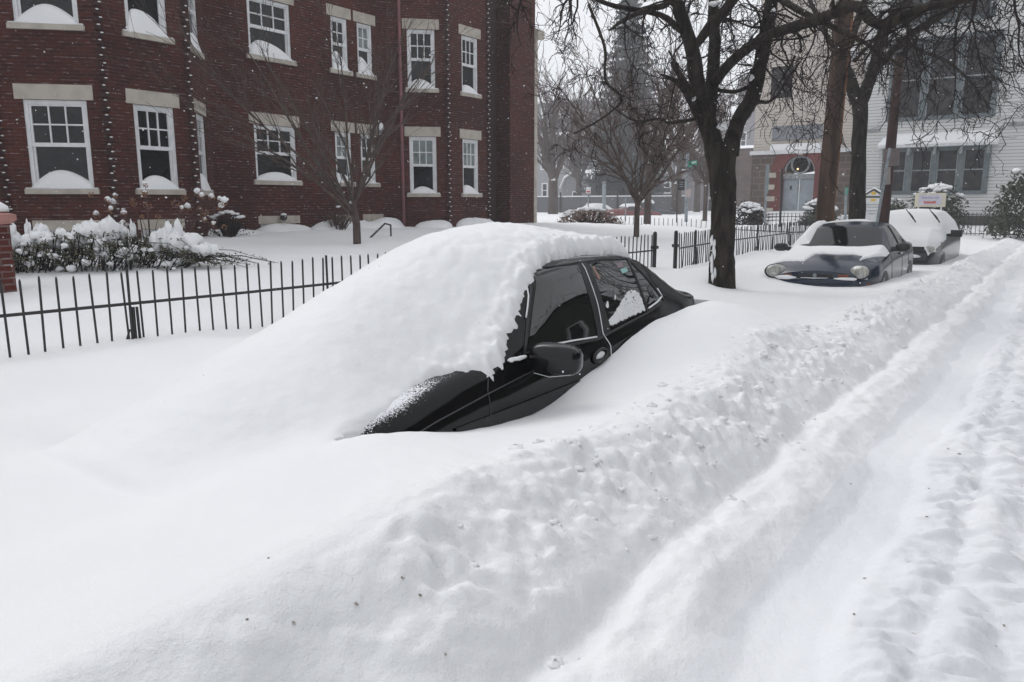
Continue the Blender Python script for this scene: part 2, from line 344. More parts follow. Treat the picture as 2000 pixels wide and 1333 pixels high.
# edge of the snow lid on the street side of the car: (y, x)
EY = np.array([1.6, 2.0, 2.20, 2.45, 2.65, 2.80, 2.95, 3.05, 3.15, 3.35, 3.55, 3.75, 3.95, 4.2, 4.8, 5.15, 5.35, 5.55, 5.75, 6.0, 6.4])
EX = np.array([-2.34, -2.36, -2.375, -2.395, -2.43, -2.45, -2.41, -2.345, -2.35, -2.385, -2.455, -2.545, -2.60, -2.635, -2.635, -2.625, -2.65, -2.74, -3.10, -3.2, -3.3])
def side_x(y):   # street-side face of the car body in plan
    t = np.clip((y - CAR['y0']) / .9, 0, 1)
    return CAR['x0'] + CAR['W'] - .16 * (1 - t) ** 2.2
def crest_x(y): return np.interp(y, [-2, 1, 3, 6, 10, 16, 30], [-1.58, -1.58, -1.60, -1.64, -1.72, -1.74, -1.74])
def ground(x, y):
    """height of the snow, and masks: 0 ground, 1 bank, 2 road, 3 snow on the car, 4 hole under the car side"""
    p = tps_eval(gmod, x, y)
    far = sm(36, 46, y) + sm(24, 30, -x) + sm(4, 9, -y); far = np.clip(far, 0, 1)
    p = p * (1 - far) + .70 * far
    p = p + .042 * fbm(x * .6, y * .6, 3) + .018 * np.abs(fbm(x * .9 + 4, y * 1.6, 3)) + .006 * fbm(x * 3, y * 3, 3) + .0025 * fbm(x * 12, y * 12, 3)
    # wind scour rim and ripples
    p = p + .009 * np.sin((x * 2.2 + y * 1.1 + 1.5 * fbm(x * .8, y * .8, 2)) * 3.0) * sm(-1.5, -3, x)
    cx = crest_x(y) + .07 * fbm(y * 1.4 + 3, x * 0 + 1.7, 3)
    fade = sm(60, 25, y)
    wob = lambda s, a, f=1.2: a * fbm(y * f + s, x * 0 + s, 3)
    # road cross-section
    xo = np.array([-1.76, -1.55, -1.34, -1.18, -1.09, -1.00, -.88, -.80, -.70, -.60, -.48, -.41, -.30, -.1, .4, 1.2, 2.2, 3.4, 4.2, 6])
    t1 = x + wob(9, .07, 1.1) + .085 * fbm(x * 1.6, y * 1.3, 4); 
    stretch = np.interp(y, [-2, 3, 8, 16, 30], [1, 1, .97, .93, .9])
    rz = np.interp(t1 / stretch, xo, [.70, .66, .595, .515, .442, .466, .45, .40, .352, .342, .346, .390, .404, .392, .385, .38, .39, .44, .66, .68])
    rk = np.interp(y, [8, 14, 22, 30], [1, .8, .6, .5]); rz = np.where(t1 < 3, .36 + (rz - .36) * rk, rz)
    road = sm(0, .34, x - cx + .05)
    brk = sm(.0, .12, x - cx) 
    h = p * (1 - road) + rz * road
    # rolled shoulder and lumps along the bank
    near = np.exp(-((x - cx - .22) / .27) ** 2)
    lump = np.abs(fbm(x * 5.5, y * 5.5, 4)) ; chunk = np.maximum(0, fbm(x * 9 + 40, y * 9, 3) - .12)
    rough_amp = np.interp(y, [0, 1.5, 2.6, 4, 9, 13, 20], [.4, .6, 1.0, 1.2, 1.1, .7, .35])
    vr = sm(-.28, .25, fbm(y * 1.0 + 31, x * 2.0 + 3, 2))
    h = h + near * rough_amp * (.25 + .75 * vr) * (.065 * lump + .11 * chunk + .035 * np.abs(fbm(x * 16, y * 16, 3)) + .014 * fbm(x * 30, y * 30, 3))
    h = h + near * .02
    slope = sm(-.05, .1, x - cx) * sm(-.72, -.9, x)
    h = h + slope * (.040 * fbm(x * 4, y * 3, 4) + .015 * np.abs(fbm(x * 11, y * 9, 3)) - .005)
    # beyond y>8 the plough line widens into the strip
    wide = sm(5, 9, y) * sm(26, 14, y) * np.exp(-((x - cx - .02) / .30) ** 2)
    h = h + wide * (.05 * np.abs(fbm(x * 6, y * 5, 4)) + .05 * np.maximum(0, fbm(x * 10 + 4, y * 10, 3)))
    # churned road at the right, streaks swept along it
    rr = sm(-.52, -.30, x)
    h = h + rr * 2.3 * (.022 * fbm(x * 2.2 + y * .9, y * 1.1 - x * .3, 3) + .030 * np.abs(fbm(x * 3.0 + y * 1.6, (y - x * .5) * 5.0, 4)) - .01
                  + .014 * fbm((x + y * .55) * 4, (y - x * .6) * 22, 3) + .006 * fbm(x * 30, y * 30, 2))
    for gxx, gd, gw in ((-.22, .022, .05), (.02, .030, .07), (.30, .022, .06), (.75, .03, .09)):
        h = h - gd * np.exp(-((x - gxx - .05 * fbm(y * .7 + gxx * 9, x * 0 + 2, 3)) / gw) ** 2)
    h = h + sm(-.85, -.75, x) * sm(-.45, -.55, x) * .004 * fbm(x * 6, y * 2, 3)
    msk = np.zeros(x.shape, int)
    msk[(x > cx - .12) & (x < -.78 * stretch) & (y < 40)] = 1
    msk[(x >= -.78 * stretch)] = 2
    # the drift over the car
    D = tps_eval(dmod, x, y)
    D = D + .016 * fbm(x * 3, y * 5, 4) + .016 * np.abs(fbm(x * 9 + y * 3, y * 6, 3)) * sm(-3.6, -2.9, x) * sm(2.2, 3.2, y) + .004 * fbm(x * 14, y * 14, 3)
    inb = sm(.95, 1.45, y) * sm(8.0, 7.0, y) * sm(-5.5, -4.9, x) * sm(-2.0, -2.25, x)
    D = D - 1.2 * sm(2.6, 1.4, y + .30 * (x + 3.2)) * sm(-3.5, -4.4, x)
    D = D * inb + (1 - inb) * (-1)
    k = .10; a = np.clip((D - h + k) / (2 * k), 0, 1)         # smooth max
    hm = h * (1 - a) + D * a + k * a * (1 - a)
    edge = np.interp(y, EY, EX) + .016 * fbm(y * 17, x * 0 + 2, 4) + .022 * fbm(y * 5, x * 0 + 8, 2) + .010 * fbm(x * 40, y * 40, 2)
    sx = side_x(y)
    incar = (y > 1.95) & (y < 6.12)
    # lip of the lid rounds over, clotted
    e = edge - x
    lip = sm(0, .055, e)
    lump_e = (.055 * np.abs(fbm(x * 13, y * 13, 4)) + .03 * fbm(x * 30, y * 30, 2)) * np.exp(-(e / .14) ** 2) * sm(2.6, 3.0, y)
    hd = hm + lump_e - .065 * (1 - lip) * (e < .06) * sm(1.95, 2.5, y)
    body_top = .30
    hole = incar & (e < 0) & (x < sx - .02)
    out = np.where(e > 0, np.where(incar, hd, hm), np.where(x > sx - .02, h, hm))
    out = np.where(hole, body_top, out)
    msk[(D > h - .02) & (e > 0) & (x < -2.25) & (y < 8.2) & (y > .9)] = 3
    msk[hole] = 4
    return out, msk

def spaced(segs):
    out = []
    for a, b, s0, s1 in segs:
        q = a; 
        while q < b - 1e-6:
            out.append(q); t = (q - a) / (b - a); q += s0 + (s1 - s0) * t
    out.append(segs[-1][1]); return np.array(out)
gx = spaced([(-140, -30, 10, 1.2), (-30, -9, .6, .12), (-9, -5, .08, .03), (-5, -2.0, .015, .015), (-2.0, -1.7, .02, .02), (-1.7, -.2, .014, .016), (-.2, 3, .022, .08), (3, 12, .1, 1), (12, 90, 2, 10)])
gy = spaced([(-8, -.5, 1, .12), (-.5, .6, .06, .03), (.6, 6.4, .0145, .0165), (6.4, 16, .02, .07), (16, 45, .08, .4), (45, 200, .8, 12)])
X, Y = np.meshgrid(gx, gy, indexing='ij')
H, MS = ground(X, Y)
nx, ny = X.shape
def hz(x, y):
    a, _ = ground(np.array([float(x)]), np.array([float(y)])); return float(a[0])
def grid_part(name, sel, m, **kw):
    """the faces of the one snow sheet that belong to one named part of the ground"""
    ii, jj = np.nonzero(sel)
    a = ii * ny + jj; q = np.stack([a, a + ny, a + ny + 1, a + 1], 1)
    u, inv = np.unique(q.ravel(), return_inverse=True)
    V = np.stack([X.ravel()[u], Y.ravel()[u], H.ravel()[u]], 1)
    me = bpy.data.meshes.new(name)
    me.vertices.add(len(u)); me.vertices.foreach_set('co', V.ravel())
    me.loops.add(len(inv)); me.loops.foreach_set('vertex_index', inv.astype(np.int32))
    me.polygons.add(len(q)); me.polygons.foreach_set('loop_start', np.arange(0, len(inv), 4, dtype=np.int32))
    me.polygons.foreach_set('loop_total', np.full(len(q), 4, dtype=np.int32))
    me.polygons.foreach_set('use_smooth', np.ones(len(q), bool))
    me.materials.append(m); me.update(calc_edges=True)
    o = bpy.data.objects.new(name, me); col.objects.link(o); return tag(o, **kw)
FM = MS[:-1, :-1]
grid_part('snow_ground', (FM == 0), M['snow'], kind='structure')
grid_part('snow_bank', (FM == 1), M['snow_bank'], kind='structure')
grid_part('road', (FM == 2), M['snow_road'], kind='structure')
grid_part('snow_drift', (FM >= 3), M['snow_obj'], label='thick smooth snowdrift burying the bonnet, windscreen and roof of the black car', cat='snowdrift')

# ------------------------------------------------------------------ cars
class CarShape:
    """sedan / wagon skin lofted over stations; local x across (+ = street side), y from front to rear"""
    def __init__(s, W, Lg, zb, zt, yt, nose=.16, tail=.10, sill=.22, crown=.05, noser=.8):
        s.W, s.L, s.zb, s.zt, s.yt, s.nose, s.tail, s.sill, s.crown, s.noser = W, Lg, zb, zt, yt, nose, tail, sill, crown, noser
        s.cache = {}
    def c(s, k, t): a = getattr(s, k); return float(np.interp(t, a[0], a[1]))
    def smooth(s, k, t):
        return sum(s.c(k, t + d) * q for d, q in ((-.08, .2), (-.04, .2), (0, .2), (.04, .2), (.08, .2)))
    def sec(s, t):
        key = round(t, 4)
        if key in s.cache: return s.cache[key]
        a = max(0, 1 - t / s.noser); b = max(0, 1 - (s.L - t) / .6)
        w = s.W - s.nose * a ** 2.2 - s.tail * b ** 2.2
        zb = s.smooth('zb', t); zt = s.smooth('zt', t); yt = min(s.smooth('yt', t), w - .1); sl = s.sill + .10 * (a ** 4 + b ** 4)
        zb = min(zb, zt - s.crown * .6)
        h = zb - sl
        pts = [(w - .10, sl), (w - .03, sl + .10 * h), (w - .005, sl + .30 * h), (w, sl + .55 * h), (w - .008, sl + .78 * h), (w - .03, sl + .93 * h), (w - .06, zb)]
        ze = zt - s.crown
        if ze - zb > .04:
            for q in (.12, .35, .6, .85): pts.append((w - .06 + (yt - w + .06) * q + .02 * math.sin(math.pi * q), zb + (ze - zb) * q))
            pts.append((yt, ze))
        pts.insert(7, pts[6]); pts.insert(7, pts[6])
        x0, z0 = pts[-1]
        for q in (.12, .3, .5, .75, 1.0):
            x = x0 * (1 - q); pts.append((x, z0 + (zt - z0) * (1 - (x / x0) ** 2.4)))
        for _ in range(2):      # Chaikin
            n = [pts[0]]
            for i in range(len(pts) - 1):
                p, r = pts[i], pts[i + 1]
                n.append((p[0] * .75 + r[0] * .25, p[1] * .75 + r[1] * .25)); n.append((p[0] * .25 + r[0] * .75, p[1] * .25 + r[1] * .75))
            n.append(pts[-1]); pts = n
        # resample to a fixed count
        A = np.array(pts); d = np.concatenate([[0], np.cumsum(np.hypot(*(A[1:] - A[:-1]).T))])
        tt = np.linspace(0, d[-1], 44); R = np.stack([np.interp(tt, d, A[:, 0]), np.interp(tt, d, A[:, 1])], 1); R[-1, 0] = 0
        s.cache[key] = R; return R
    def sx(s, t, z): R = s.sec(t); k = np.argmax(R[:, 0]); return float(np.interp(z, R[k:, 1], R[k:, 0])) if z > R[k, 1] else float(np.interp(z, R[:k + 1, 1], R[:k + 1, 0]))
    def tz(s, t, x): R = s.sec(t)[::-1]; k = np.argmax(R[:, 0]); return float(np.interp(abs(x), R[:k, 0], R[:k, 1]))
    def body(s, n=110, cut=None):
        m = MB(); ts = np.concatenate([[0, .012, .03, .06], np.linspace(.1, s.L - .1, n), [s.L - .06, s.L - .03, s.L - .012, s.L]])
        R = []
        for t in ts:
            q = s.sec(float(t)).copy()
            e = min(t, s.L - t)
            if e < .06:
                k = math.sqrt(max(0, 1 - (1 - e / .06) ** 2)); cz = q[:, 1].mean()
                q[:, 0] *= 1 - .05 * (1 - k); q[:, 1] = cz + (q[:, 1] - cz) * (1 - .08 * (1 - k))
            R.append(q)
        K = len(R[0]); vs = []; fs = []
        for t, q in zip(ts, R):
            vs += [(x, t, z) for x, z in q] + [(-x, t, z) for x, z in q[-2::-1]]
        w_ = 2 * K - 1
        for i in range(len(ts) - 1):
            for k in range(w_ - 1):
                fs.append((i * w_ + k, (i + 1) * w_ + k, (i + 1) * w_ + k + 1, i * w_ + k + 1))
        fs.append(tuple(range(w_))); j = (len(ts) - 1) * w_; fs.append(tuple(range(j + w_ - 1, j - 1, -1)))
        m.add(vs, fs); return m
    def side_patch(s, bl, br, tr, tl, off=.004, n=12, bulge=0, sgn=1, thick=.0, m=None):
        m = m or MB(); vs = []; fs = []
        for i in range(n + 1):
            u = i / n
            for j in range(n + 1):
                v = j / n
                t = (bl[0] * (1 - u) + br[0] * u) * (1 - v) + (tl[0] * (1 - u) + tr[0] * u) * v
                z = (bl[1] * (1 - u) + br[1] * u) * (1 - v) + (tl[1] * (1 - u) + tr[1] * u) * v + bulge * math.sin(math.pi * u) * v
                vs.append((sgn * (s.sx(t, z) + off), t, z))
        for i in range(n):
            for j in range(n):
                f = (i * (n + 1) + j, (i + 1) * (n + 1) + j, (i + 1) * (n + 1) + j + 1, i * (n + 1) + j + 1)
                fs.append(f if sgn > 0 else f[::-1])
        return m.add(vs, fs)
    def side_line(s, pts, r=.004, off=.003, sgn=1, m=None, n=5, sub=4):
        m = m or MB(); q = []
        for (a, b), (c, d) in zip(pts[:-1], pts[1:]):
            for k in range(sub): f = k / sub; q.append((a + (c - a) * f, b + (d - b) * f))
        q.append(pts[-1])
        return m.tube([(sgn * (s.sx(t, z) + off), t, z) for t, z in q], r, n)
    def top_patch(s, t0, t1, x0, x1, off=.004, n=16, curve=0.0, m=None, flip=False):
        """x0/x1: half widths at t0 / t1"""
        m = m or MB(); vs = []; fs = []
        for i in range(n + 1):
            a = i / n
            for j in range(n + 1):
                b = j / n * 2 - 1
                t = t0 + (t1 - t0) * a - curve * (1 - b * b) * (1 - a if not flip else a) * (1 if not flip else -1)
                x = (x0 + (x1 - x0) * a) * b
                vs.append((x, t, s.tz(t, x) + off))
        for i in range(n):
            for j in range(n): fs.append((i * (n + 1) + j, i * (n + 1) + j + 1, (i + 1) * (n + 1) + j + 1, (i + 1) * (n + 1) + j))
        return m.add(vs, fs)
    def snow_patch(s, fn, t0, t1, nt=110, nx=70, xw=None):
        """snow settled on the top skin where fn(t, x) > 0 gives its thickness"""
        m = MB(); ts = np.linspace(t0, t1, nt); xs = np.linspace(-1, 1, nx); vs = []; th = []
        for t in ts:
            lim = (xw or s.W) 
            for b in xs:
                x = b * min(lim, s.sec(float(t))[:, 0].max() - .012)
                h = fn(t, x); th.append(h); vs.append((x, t, s.tz(t, x) + (max(h, 0) if h > 0 else -.012)))
        fs = []
        for i in range(nt - 1):
            for j in range(nx - 1):
                q = (i * nx + j, i * nx + j + 1, (i + 1) * nx + j + 1, (i + 1) * nx + j)
                if max(th[k] for k in q) > 0: fs.append(q)
        used = sorted({k for f in fs for k in f}); mp = {k: i for i, k in enumerate(used)}
        return m.add([vs[k] for k in used], [tuple(mp[k] for k in f) for f in fs])
def nz(x, y, s=1.0, o=3): return float(fbm(np.array([x * s]), np.array([y * s]), o)[0])

def frosted(m, scale=150, y1=1.2):
    """dusting of dry snow grains on the upper skin at the very front of a bonnet"""
    b = m.node_tree.nodes['Principled BSDF']
    tc = N(m, 'ShaderNodeTexCoord'); sp = N(m, 'ShaderNodeSeparateXYZ'); L(m, tc.outputs['Object'], sp.inputs[0])
    n = N(m, 'ShaderNodeTexNoise'); n.inputs['Scale'].default_value = scale; n.inputs['Detail'].default_value = 3
    L(m, tc.outputs['Object'], n.inputs['Vector'])
    # distance from the fender edge line x = .80
    mr = N(m, 'ShaderNodeMapRange'); mr.inputs['From Min'].default_value = .80; mr.inputs['From Max'].default_value = .70
    mr.inputs['To Min'].default_value = .0; mr.inputs['To Max'].default_value = .55
    L(m, sp.outputs['X'], mr.inputs['Value'])
    my = N(m, 'ShaderNodeMapRange'); my.inputs['From Min'].default_value = 1.25; my.inputs['From Max'].default_value = .75
    my.inputs['To Min'].default_value = -.35; my.inputs['To Max'].default_value = .08
    L(m, sp.outputs['Y'], my.inputs['Value'])
    ad = N(m, 'ShaderNodeMath', operation='ADD'); L(m, mr.outputs[0], ad.inputs[0]); L(m, my.outputs[0], ad.inputs[1])
    gt = N(m, 'ShaderNodeMath', operation='ADD'); L(m, ad.outputs[0], gt.inputs[0]); L(m, n.outputs['Fac'], gt.inputs[1])
    st = N(m, 'ShaderNodeMapRange'); st.inputs['From Min'].default_value = .92; st.inputs['From Max'].default_value = .98; L(m, gt.outputs[0], st.inputs['Value'])
    zz = N(m, 'ShaderNodeMath', operation='GREATER_THAN'); zz.inputs[1].default_value = .68; L(m, sp.outputs['Z'], zz.inputs[0])
    mu = N(m, 'ShaderNodeMath', operation='MULTIPLY'); L(m, st.outputs[0], mu.inputs[0]); L(m, zz.outputs[0], mu.inputs[1])
    c0 = b.inputs['Base Color'].default_value[:]
    mx = N(m, 'ShaderNodeMixRGB'); L(m, mu.outputs[0], mx.inputs[0]); mx.inputs[1].default_value = c0; mx.inputs[2].default_value = (.85, .86, .89, 1)
    L(m, mx.outputs[0], b.inputs['Base Color'])
    rg = N(m, 'ShaderNodeMapRange'); rg.inputs['To Min'].default_value = b.inputs['Roughness'].default_value; rg.inputs['To Max'].default_value = .9
    L(m, mu.outputs[0], rg.inputs['Value']); L(m, rg.outputs[0], b.inputs['Roughness'])
    cw = N(m, 'ShaderNodeMapRange'); cw.inputs['To Min'].default_value = b.inputs['Coat Weight'].default_value; cw.inputs['To Max'].default_value = 0
    L(m, mu.outputs[0], cw.inputs['Value']); L(m, cw.outputs[0], b.inputs['Coat Weight'])
    return m
M['black_body'] = frosted(mat('black_car_skin', (.003, .003, .0035), .10, spec=.2, Coat_Weight=.12, Coat_Roughness=.03))

def mirror_shell(mb, c, size, rz=0, ry=0):
    Mx = Matrix.Rotation(rz, 3, 'Z') @ Matrix.Rotation(ry, 3, 'Y')
    return mb.blob(c, size, 22, 14, .62, M=Mx)
def wheel(parent, x, y, z, r, sgn=1):
    o = MB(); n = 28
    for k in range(n):
        pass
    t = MB().tube([(x - .02, y, z), (x + .0, y, z), (x + .035, y, z), (x + .04, y, z)], [r, r, r * .97, r * .9], 28).build('wheel', M['plastic'], parent, smooth=False)
    rm = MB().tube([(x + .035, y, z), (x + .048, y, z)], [r * .66, r * .6], 24)
    rm.build('rim', M['galv'], t)
    return t

# --- the buried black sedan
S1 = CarShape(.855, 4.35,
    ((0, .2, .7, 1.3, 1.7, 2.45, 3.5, 4.0, 4.25, 4.35), (.60, .68, .76, .83, .875, .90, .96, .99, .98, .90)),
    ((0, .15, .5, 1.0, 1.42, 2.14, 2.5, 2.9, 3.3, 3.5, 3.95, 4.1, 4.3, 4.35), (.64, .74, .84, .92, .98, 1.37, 1.42, 1.425, 1.41, 1.365, 1.12, 1.08, 1.06, .98)),
    ((0, .6, 1.3, 1.5, 2.1, 3.3, 3.9, 4.35), (.60, .70, .72, .70, .575, .565, .66, .68)), nose=.14, tail=.12)
c1 = empty('black_sedan', (CAR['x0'], CAR['y0'], 0), 0, 'glossy black sedan buried in a deep drift, only its street side showing', 'car')
S1.body(150).build('body', M['black_body'], c1, smooth=True)
Z = 1.75
g = M['glass']
S1.side_patch((1.72, .935), (2.47, .905), (2.58, 1.345), (2.14, 1.325), n=16, bulge=.012).build('window', g, c1, smooth=True)
S1.side_patch((2.66, .945), (3.20, .985), (3.27, 1.335), (2.72, 1.352), n=16, bulge=.004).build('window', g, c1, smooth=True)
S1.side_patch((3.235, .99), (3.50, 1.03), (3.315, 1.325), (3.305, 1.33), n=10).build('quarter_window', g, c1, smooth=True)
# pillars and weatherstrips
tr = MB()
S1.side_line([(1.69, .925), (2.47, .893), (3.22, .972), (3.54, 1.025)], .009, .002, m=tr)
S1.side_line([(1.69, .925), (1.85, 1.09), (2.08, 1.30), (2.2, 1.345), (2.58, 1.360), (2.95, 1.362), (3.30, 1.343), (3.42, 1.20), (3.54, 1.025)], .010, .003, m=tr)
S1.side_line([(3.22, .98), (3.29, 1.335)], .011, .004, m=tr)
tr.build('window_trim', M['plastic'], c1, smooth=True)
S1.side_patch((2.48, .90), (2.655, .925), (2.715, 1.358), (2.585, 1.358), off=.006, n=8).build('door_pillar', M['plastic'], c1, smooth=True)
# snow caught in trims and shut lines
st = MB()
S1.side_line([(2.57, .76), (2.585, .84), (2.55, .92), (2.60, 1.10), (2.645, 1.37)], .0032, .009, m=st, sub=6)
S1.side_line([(1.95, .935), (2.2, .925), (2.47, .910)], .006, .006, m=st)
S1.side_line([(3.26, 1.002), (3.42, 1.03), (3.52, 1.06), (3.50, 1.12)], .0075, .006, m=st)
S1.side_line([(1.84, 1.10), (2.08, 1.315), (2.16, 1.343)], .005, .010, m=st)
S1.side_line([(2.15, 1.372), (2.4, 1.384), (2.75, 1.386), (3.1, 1.378)], .003, .010, m=st)
st.build('snow_line', M['snow_obj'], c1, smooth=True)
# frozen slush on the rear door glass
sl_ = MB(); random.seed(4)
for k in range(900):
    t = random.uniform(2.68, 3.20); hmx = .03 + .115 * max(0, min(1, (t - 2.70) / .34)) - .35 * max(0, t - 3.12)
    if hmx < .02: continue
    z = .955 + (t - 2.66) * .075 + random.uniform(0, max(.02, hmx)) ** 1.0
    r = random.uniform(.006, .016)
    sl_.blob((S1.sx(t, z) + .004, t, z), (.005, r, r * .8), 7, 5, jit=.25, seed=k)
sl_.blob((S1.sx(2.72, 1.075) + .004, 2.715, 1.075), (.008, .017, .026), 8, 6, jit=.3, seed=3)
sl_.blob((S1.sx(2.84, 1.10) + .004, 2.84, 1.12), (.006, .007, .016), 8, 6, jit=.3, seed=5)
sl_.build('window_snow', M['snow_obj'], c1, smooth=True)
# stickers inside the rear glass
stk = MB()
S1.side_patch((2.74, 1.245), (2.775, 1.245), (2.765, 1.325), (2.735, 1.325), off=.0055, n=3, m=stk)
stk.build('sticker', mat('orange_sticker', (.30, .17, .13), .4), c1)
S1.side_patch((3.10, 1.255), (3.20, 1.265), (3.205, 1.29), (3.10, 1.285), off=.0055, n=3).build('sticker', mat('mint_sticker', (.30, .55, .50), .4), c1)
S1.side_patch((3.08, 1.295), (3.17, 1.30), (3.175, 1.33), (3.08, 1.325), off=.0055, n=3).build('sticker', mat('red_blue_sticker', (.26, .20, .22), .4), c1)
# side moulding, seams, crease
ml = MB(); S1.side_patch((1.0, .60), (2.42, .62), (2.42, .69), (1.0, .672), off=.012, n=14, m=ml)
S1.side_line([(1.0, .672), (2.42, .69)], .006, .008, m=ml); ml.build('side_moulding', M['plastic'], c1, smooth=True)
sm_ = MB()
S1.side_line([(1.28, .45), (1.27, .60), (1.30, .80), (1.34, .85)], .003, .002, m=sm_)
S1.side_line([(.42, .66), (.9, .735), (1.3, .785), (1.75, .835)], .0035, .001, m=sm_)
sm_.build('door_seam', mat('seam_grey', (.06, .06, .065), .4), c1)  # seam and crease lines in grey, paler than the black skin
# handle: oval ring, snow in the cup
hy, hzz = 2.44, .80
hr = MB(); pts = []
for k in range(25):
    a = 2 * math.pi * k / 24; t = hy + .085 * math.cos(a); z = hzz + .034 * math.sin(a) + .012 * math.cos(a)
    pts.append((S1.sx(t, z) + .010, t, z))
hr.tube(pts, .011, 8, cap=False); ho = hr.build('door_handle', M['plastic'], c1, smooth=True)
MB().blob((S1.sx(hy, hzz) + .0, hy, hzz), (.012, .072, .026), 14, 8).build('handle_snow', M['snow_obj'], ho, smooth=True)
# wing mirror
mm = MB(); mirror_shell(mm, (.945, 1.75, .905), (.150, .078, .086), rz=math.radians(14), ry=math.radians(2))
mo = mm.build('wing_mirror', M['black_paint'], c1, smooth=True)
MB().tube([(.80, 1.76, .90), (.87, 1.74, .885)], [.05, .035], 10).build('mirror_arm', M['plastic'], mo, smooth=True)
MB().tube([(.86, 1.66, .832), (.95, 1.675, .818), (1.05, 1.72, .832), (1.085, 1.76, .86)], .0014, 5).build('mirror_snow', M['snow_obj'], mo)
ms = MB(); ms.blob((.80, 1.62, .915), (.012, .06, .012), 10, 7, jit=.15, seed=2); ms.blob((.79, 1.56, .915), (.012, .04, .012), 10, 7, jit=.2, seed=9)
ms.build('snow_clump', M['snow_obj'], c1, smooth=True)

# --- navy sedan
S2 = CarShape(.86, 4.3,
    ((0, .15, .5, 1.2, 1.6, 3.0, 4.0, 4.3), (.62, .71, .79, .87, .91, .96, .98, .88)),
    ((0, .10, .35, .8, 1.35, 2.1, 2.5, 2.9, 3.2, 3.7, 4.0, 4.2, 4.3), (.69, .76, .85, .93, .985, 1.35, 1.40, 1.40, 1.36, 1.08, 1.03, 1.01, .92)),
    ((0, .6, 1.3, 1.5, 2.1, 3.1, 3.8, 4.3), (.56, .64, .66, .665, .57, .56, .62, .62)), nose=.24, tail=.14, noser=.75)
NC = (-2.98, 12.25, .01); c2 = empty('navy_sedan', NC, math.radians(.9), 'dark navy sedan with round headlights and partly snow-covered bonnet', 'car'); c2.rotation_euler.y = -.03
S2.body(120).build('body', M['navy_paint'], c2, smooth=True)
S2.top_patch(1.38, 2.06, .70, .575, n=20, curve=.10).build('windscreen', M['glass_dim'], c2, smooth=True)
for sg in (1, -1):
    S2.side_patch((1.72, .955), (2.42, .955), (2.5, 1.315), (2.18, 1.315), n=10, sgn=sg).build('window', M['glass'], c2, smooth=True)
    S2.side_patch((2.50, .955), (3.20, .99), (3.05, 1.30), (2.58, 1.315), n=10, sgn=sg).build('window', M['glass'], c2, smooth=True)
for sg in (1, -1):
    hl = MB(); Mx = Matrix.Rotation(math.radians(-22 * sg), 3, 'Z') @ Matrix.Rotation(math.radians(-25), 3, 'X')
    hl.blob((.61 * sg, .095, .685), (.165, .075, .112), 24, 16, .95, M=Mx); h = hl.build('headlight', M['lens'], c2, smooth=True)
    rg = MB(); rg.tube([Vector((.61 * sg, .085, .685)) + Mx @ Vector((.170 * math.cos(a), .0, .117 * math.sin(a))) for a in np.linspace(0, 2 * math.pi, 33)], .012, 6, cap=False)
    rg.build('headlight_rim', M['navy_paint'], h, smooth=True)
    MB().blob((.61 * sg, .025, .68), (.06, .010, .05), 12, 8, M=Mx).build('reflector', M['chrome'], h, smooth=True)
    mo = MB().blob((.965 * sg, 1.62, .99), (.11, .07, .07), 16, 10, .7).build('wing_mirror', M['plastic'], c2, smooth=True)
    MB().tube([(.80 * sg, 1.6, .96), (.90 * sg, 1.61, .97)], [.045, .03], 8).build('mirror_arm', M['plastic'], mo)
# nose: bumper, slot grille, badge, indicator
bp_ = MB()
for zz, rr, xx in ((.545, .055, .66), (.47, .06, .68)):
    bp_.tube([(-xx, .20, zz), (-xx + .10, .06, zz), (-.3, -.02, zz), (0, -.035, zz), (.3, -.02, zz), (xx - .10, .06, zz), (xx, .20, zz)], rr, 12)
bp_.build('bumper', M['navy_paint'], c2, smooth=True)
gr = MB().box((0, -.005, .632), (.50, .03, .058)); go_ = gr.build('grille', M['plastic'], c2)
gs = MB()
for k in range(-6, 7): gs.box((k * .037, -.024, .632), (.007, .012, .05))
gs.box((0, -.026, .632), (.48, .008, .008)); gs.build('grille_bar', M['dark_paint'], go_)
bd = MB(); bd.tube([(0, -.03, .638), (0, -.045, .638)], [.034, .03], 6); bd.build('badge', M['galv'], go_)
MB().box((.40, .01, .632), (.15, .04, .055), rz=math.radians(6)).build('indicator_lamp', M['amber'], c2)
MB().box((-.40, .01, .632), (.10, .04, .05), rz=math.radians(-6)).build('indicator_lamp', M['amber'], c2)
MB().box((.70, .16, .50), (.10, .03, .04), rz=math.radians(42)).build('marker_lamp', M['amber'], c2)
ns = MB(); ns.tube([(-.70, .11, .592), (-.55, .01, .598), (-.40, -.03, .602), (-.27, -.045, .598)], [.016, .03, .036, .012], 8)
ns.tube([(.72, .13, .59), (.55, .0, .592), (.40, -.04, .597), (.28, -.05, .597)], [.006, .022, .02, .008], 8)
ns.tube([(-.2, -.06, .605), (0, -.065, .600), (.2, -.06, .605)], [.004, .006, .004], 6)
ns.build('bumper_snow', M['snow_obj'], c2, smooth=True)
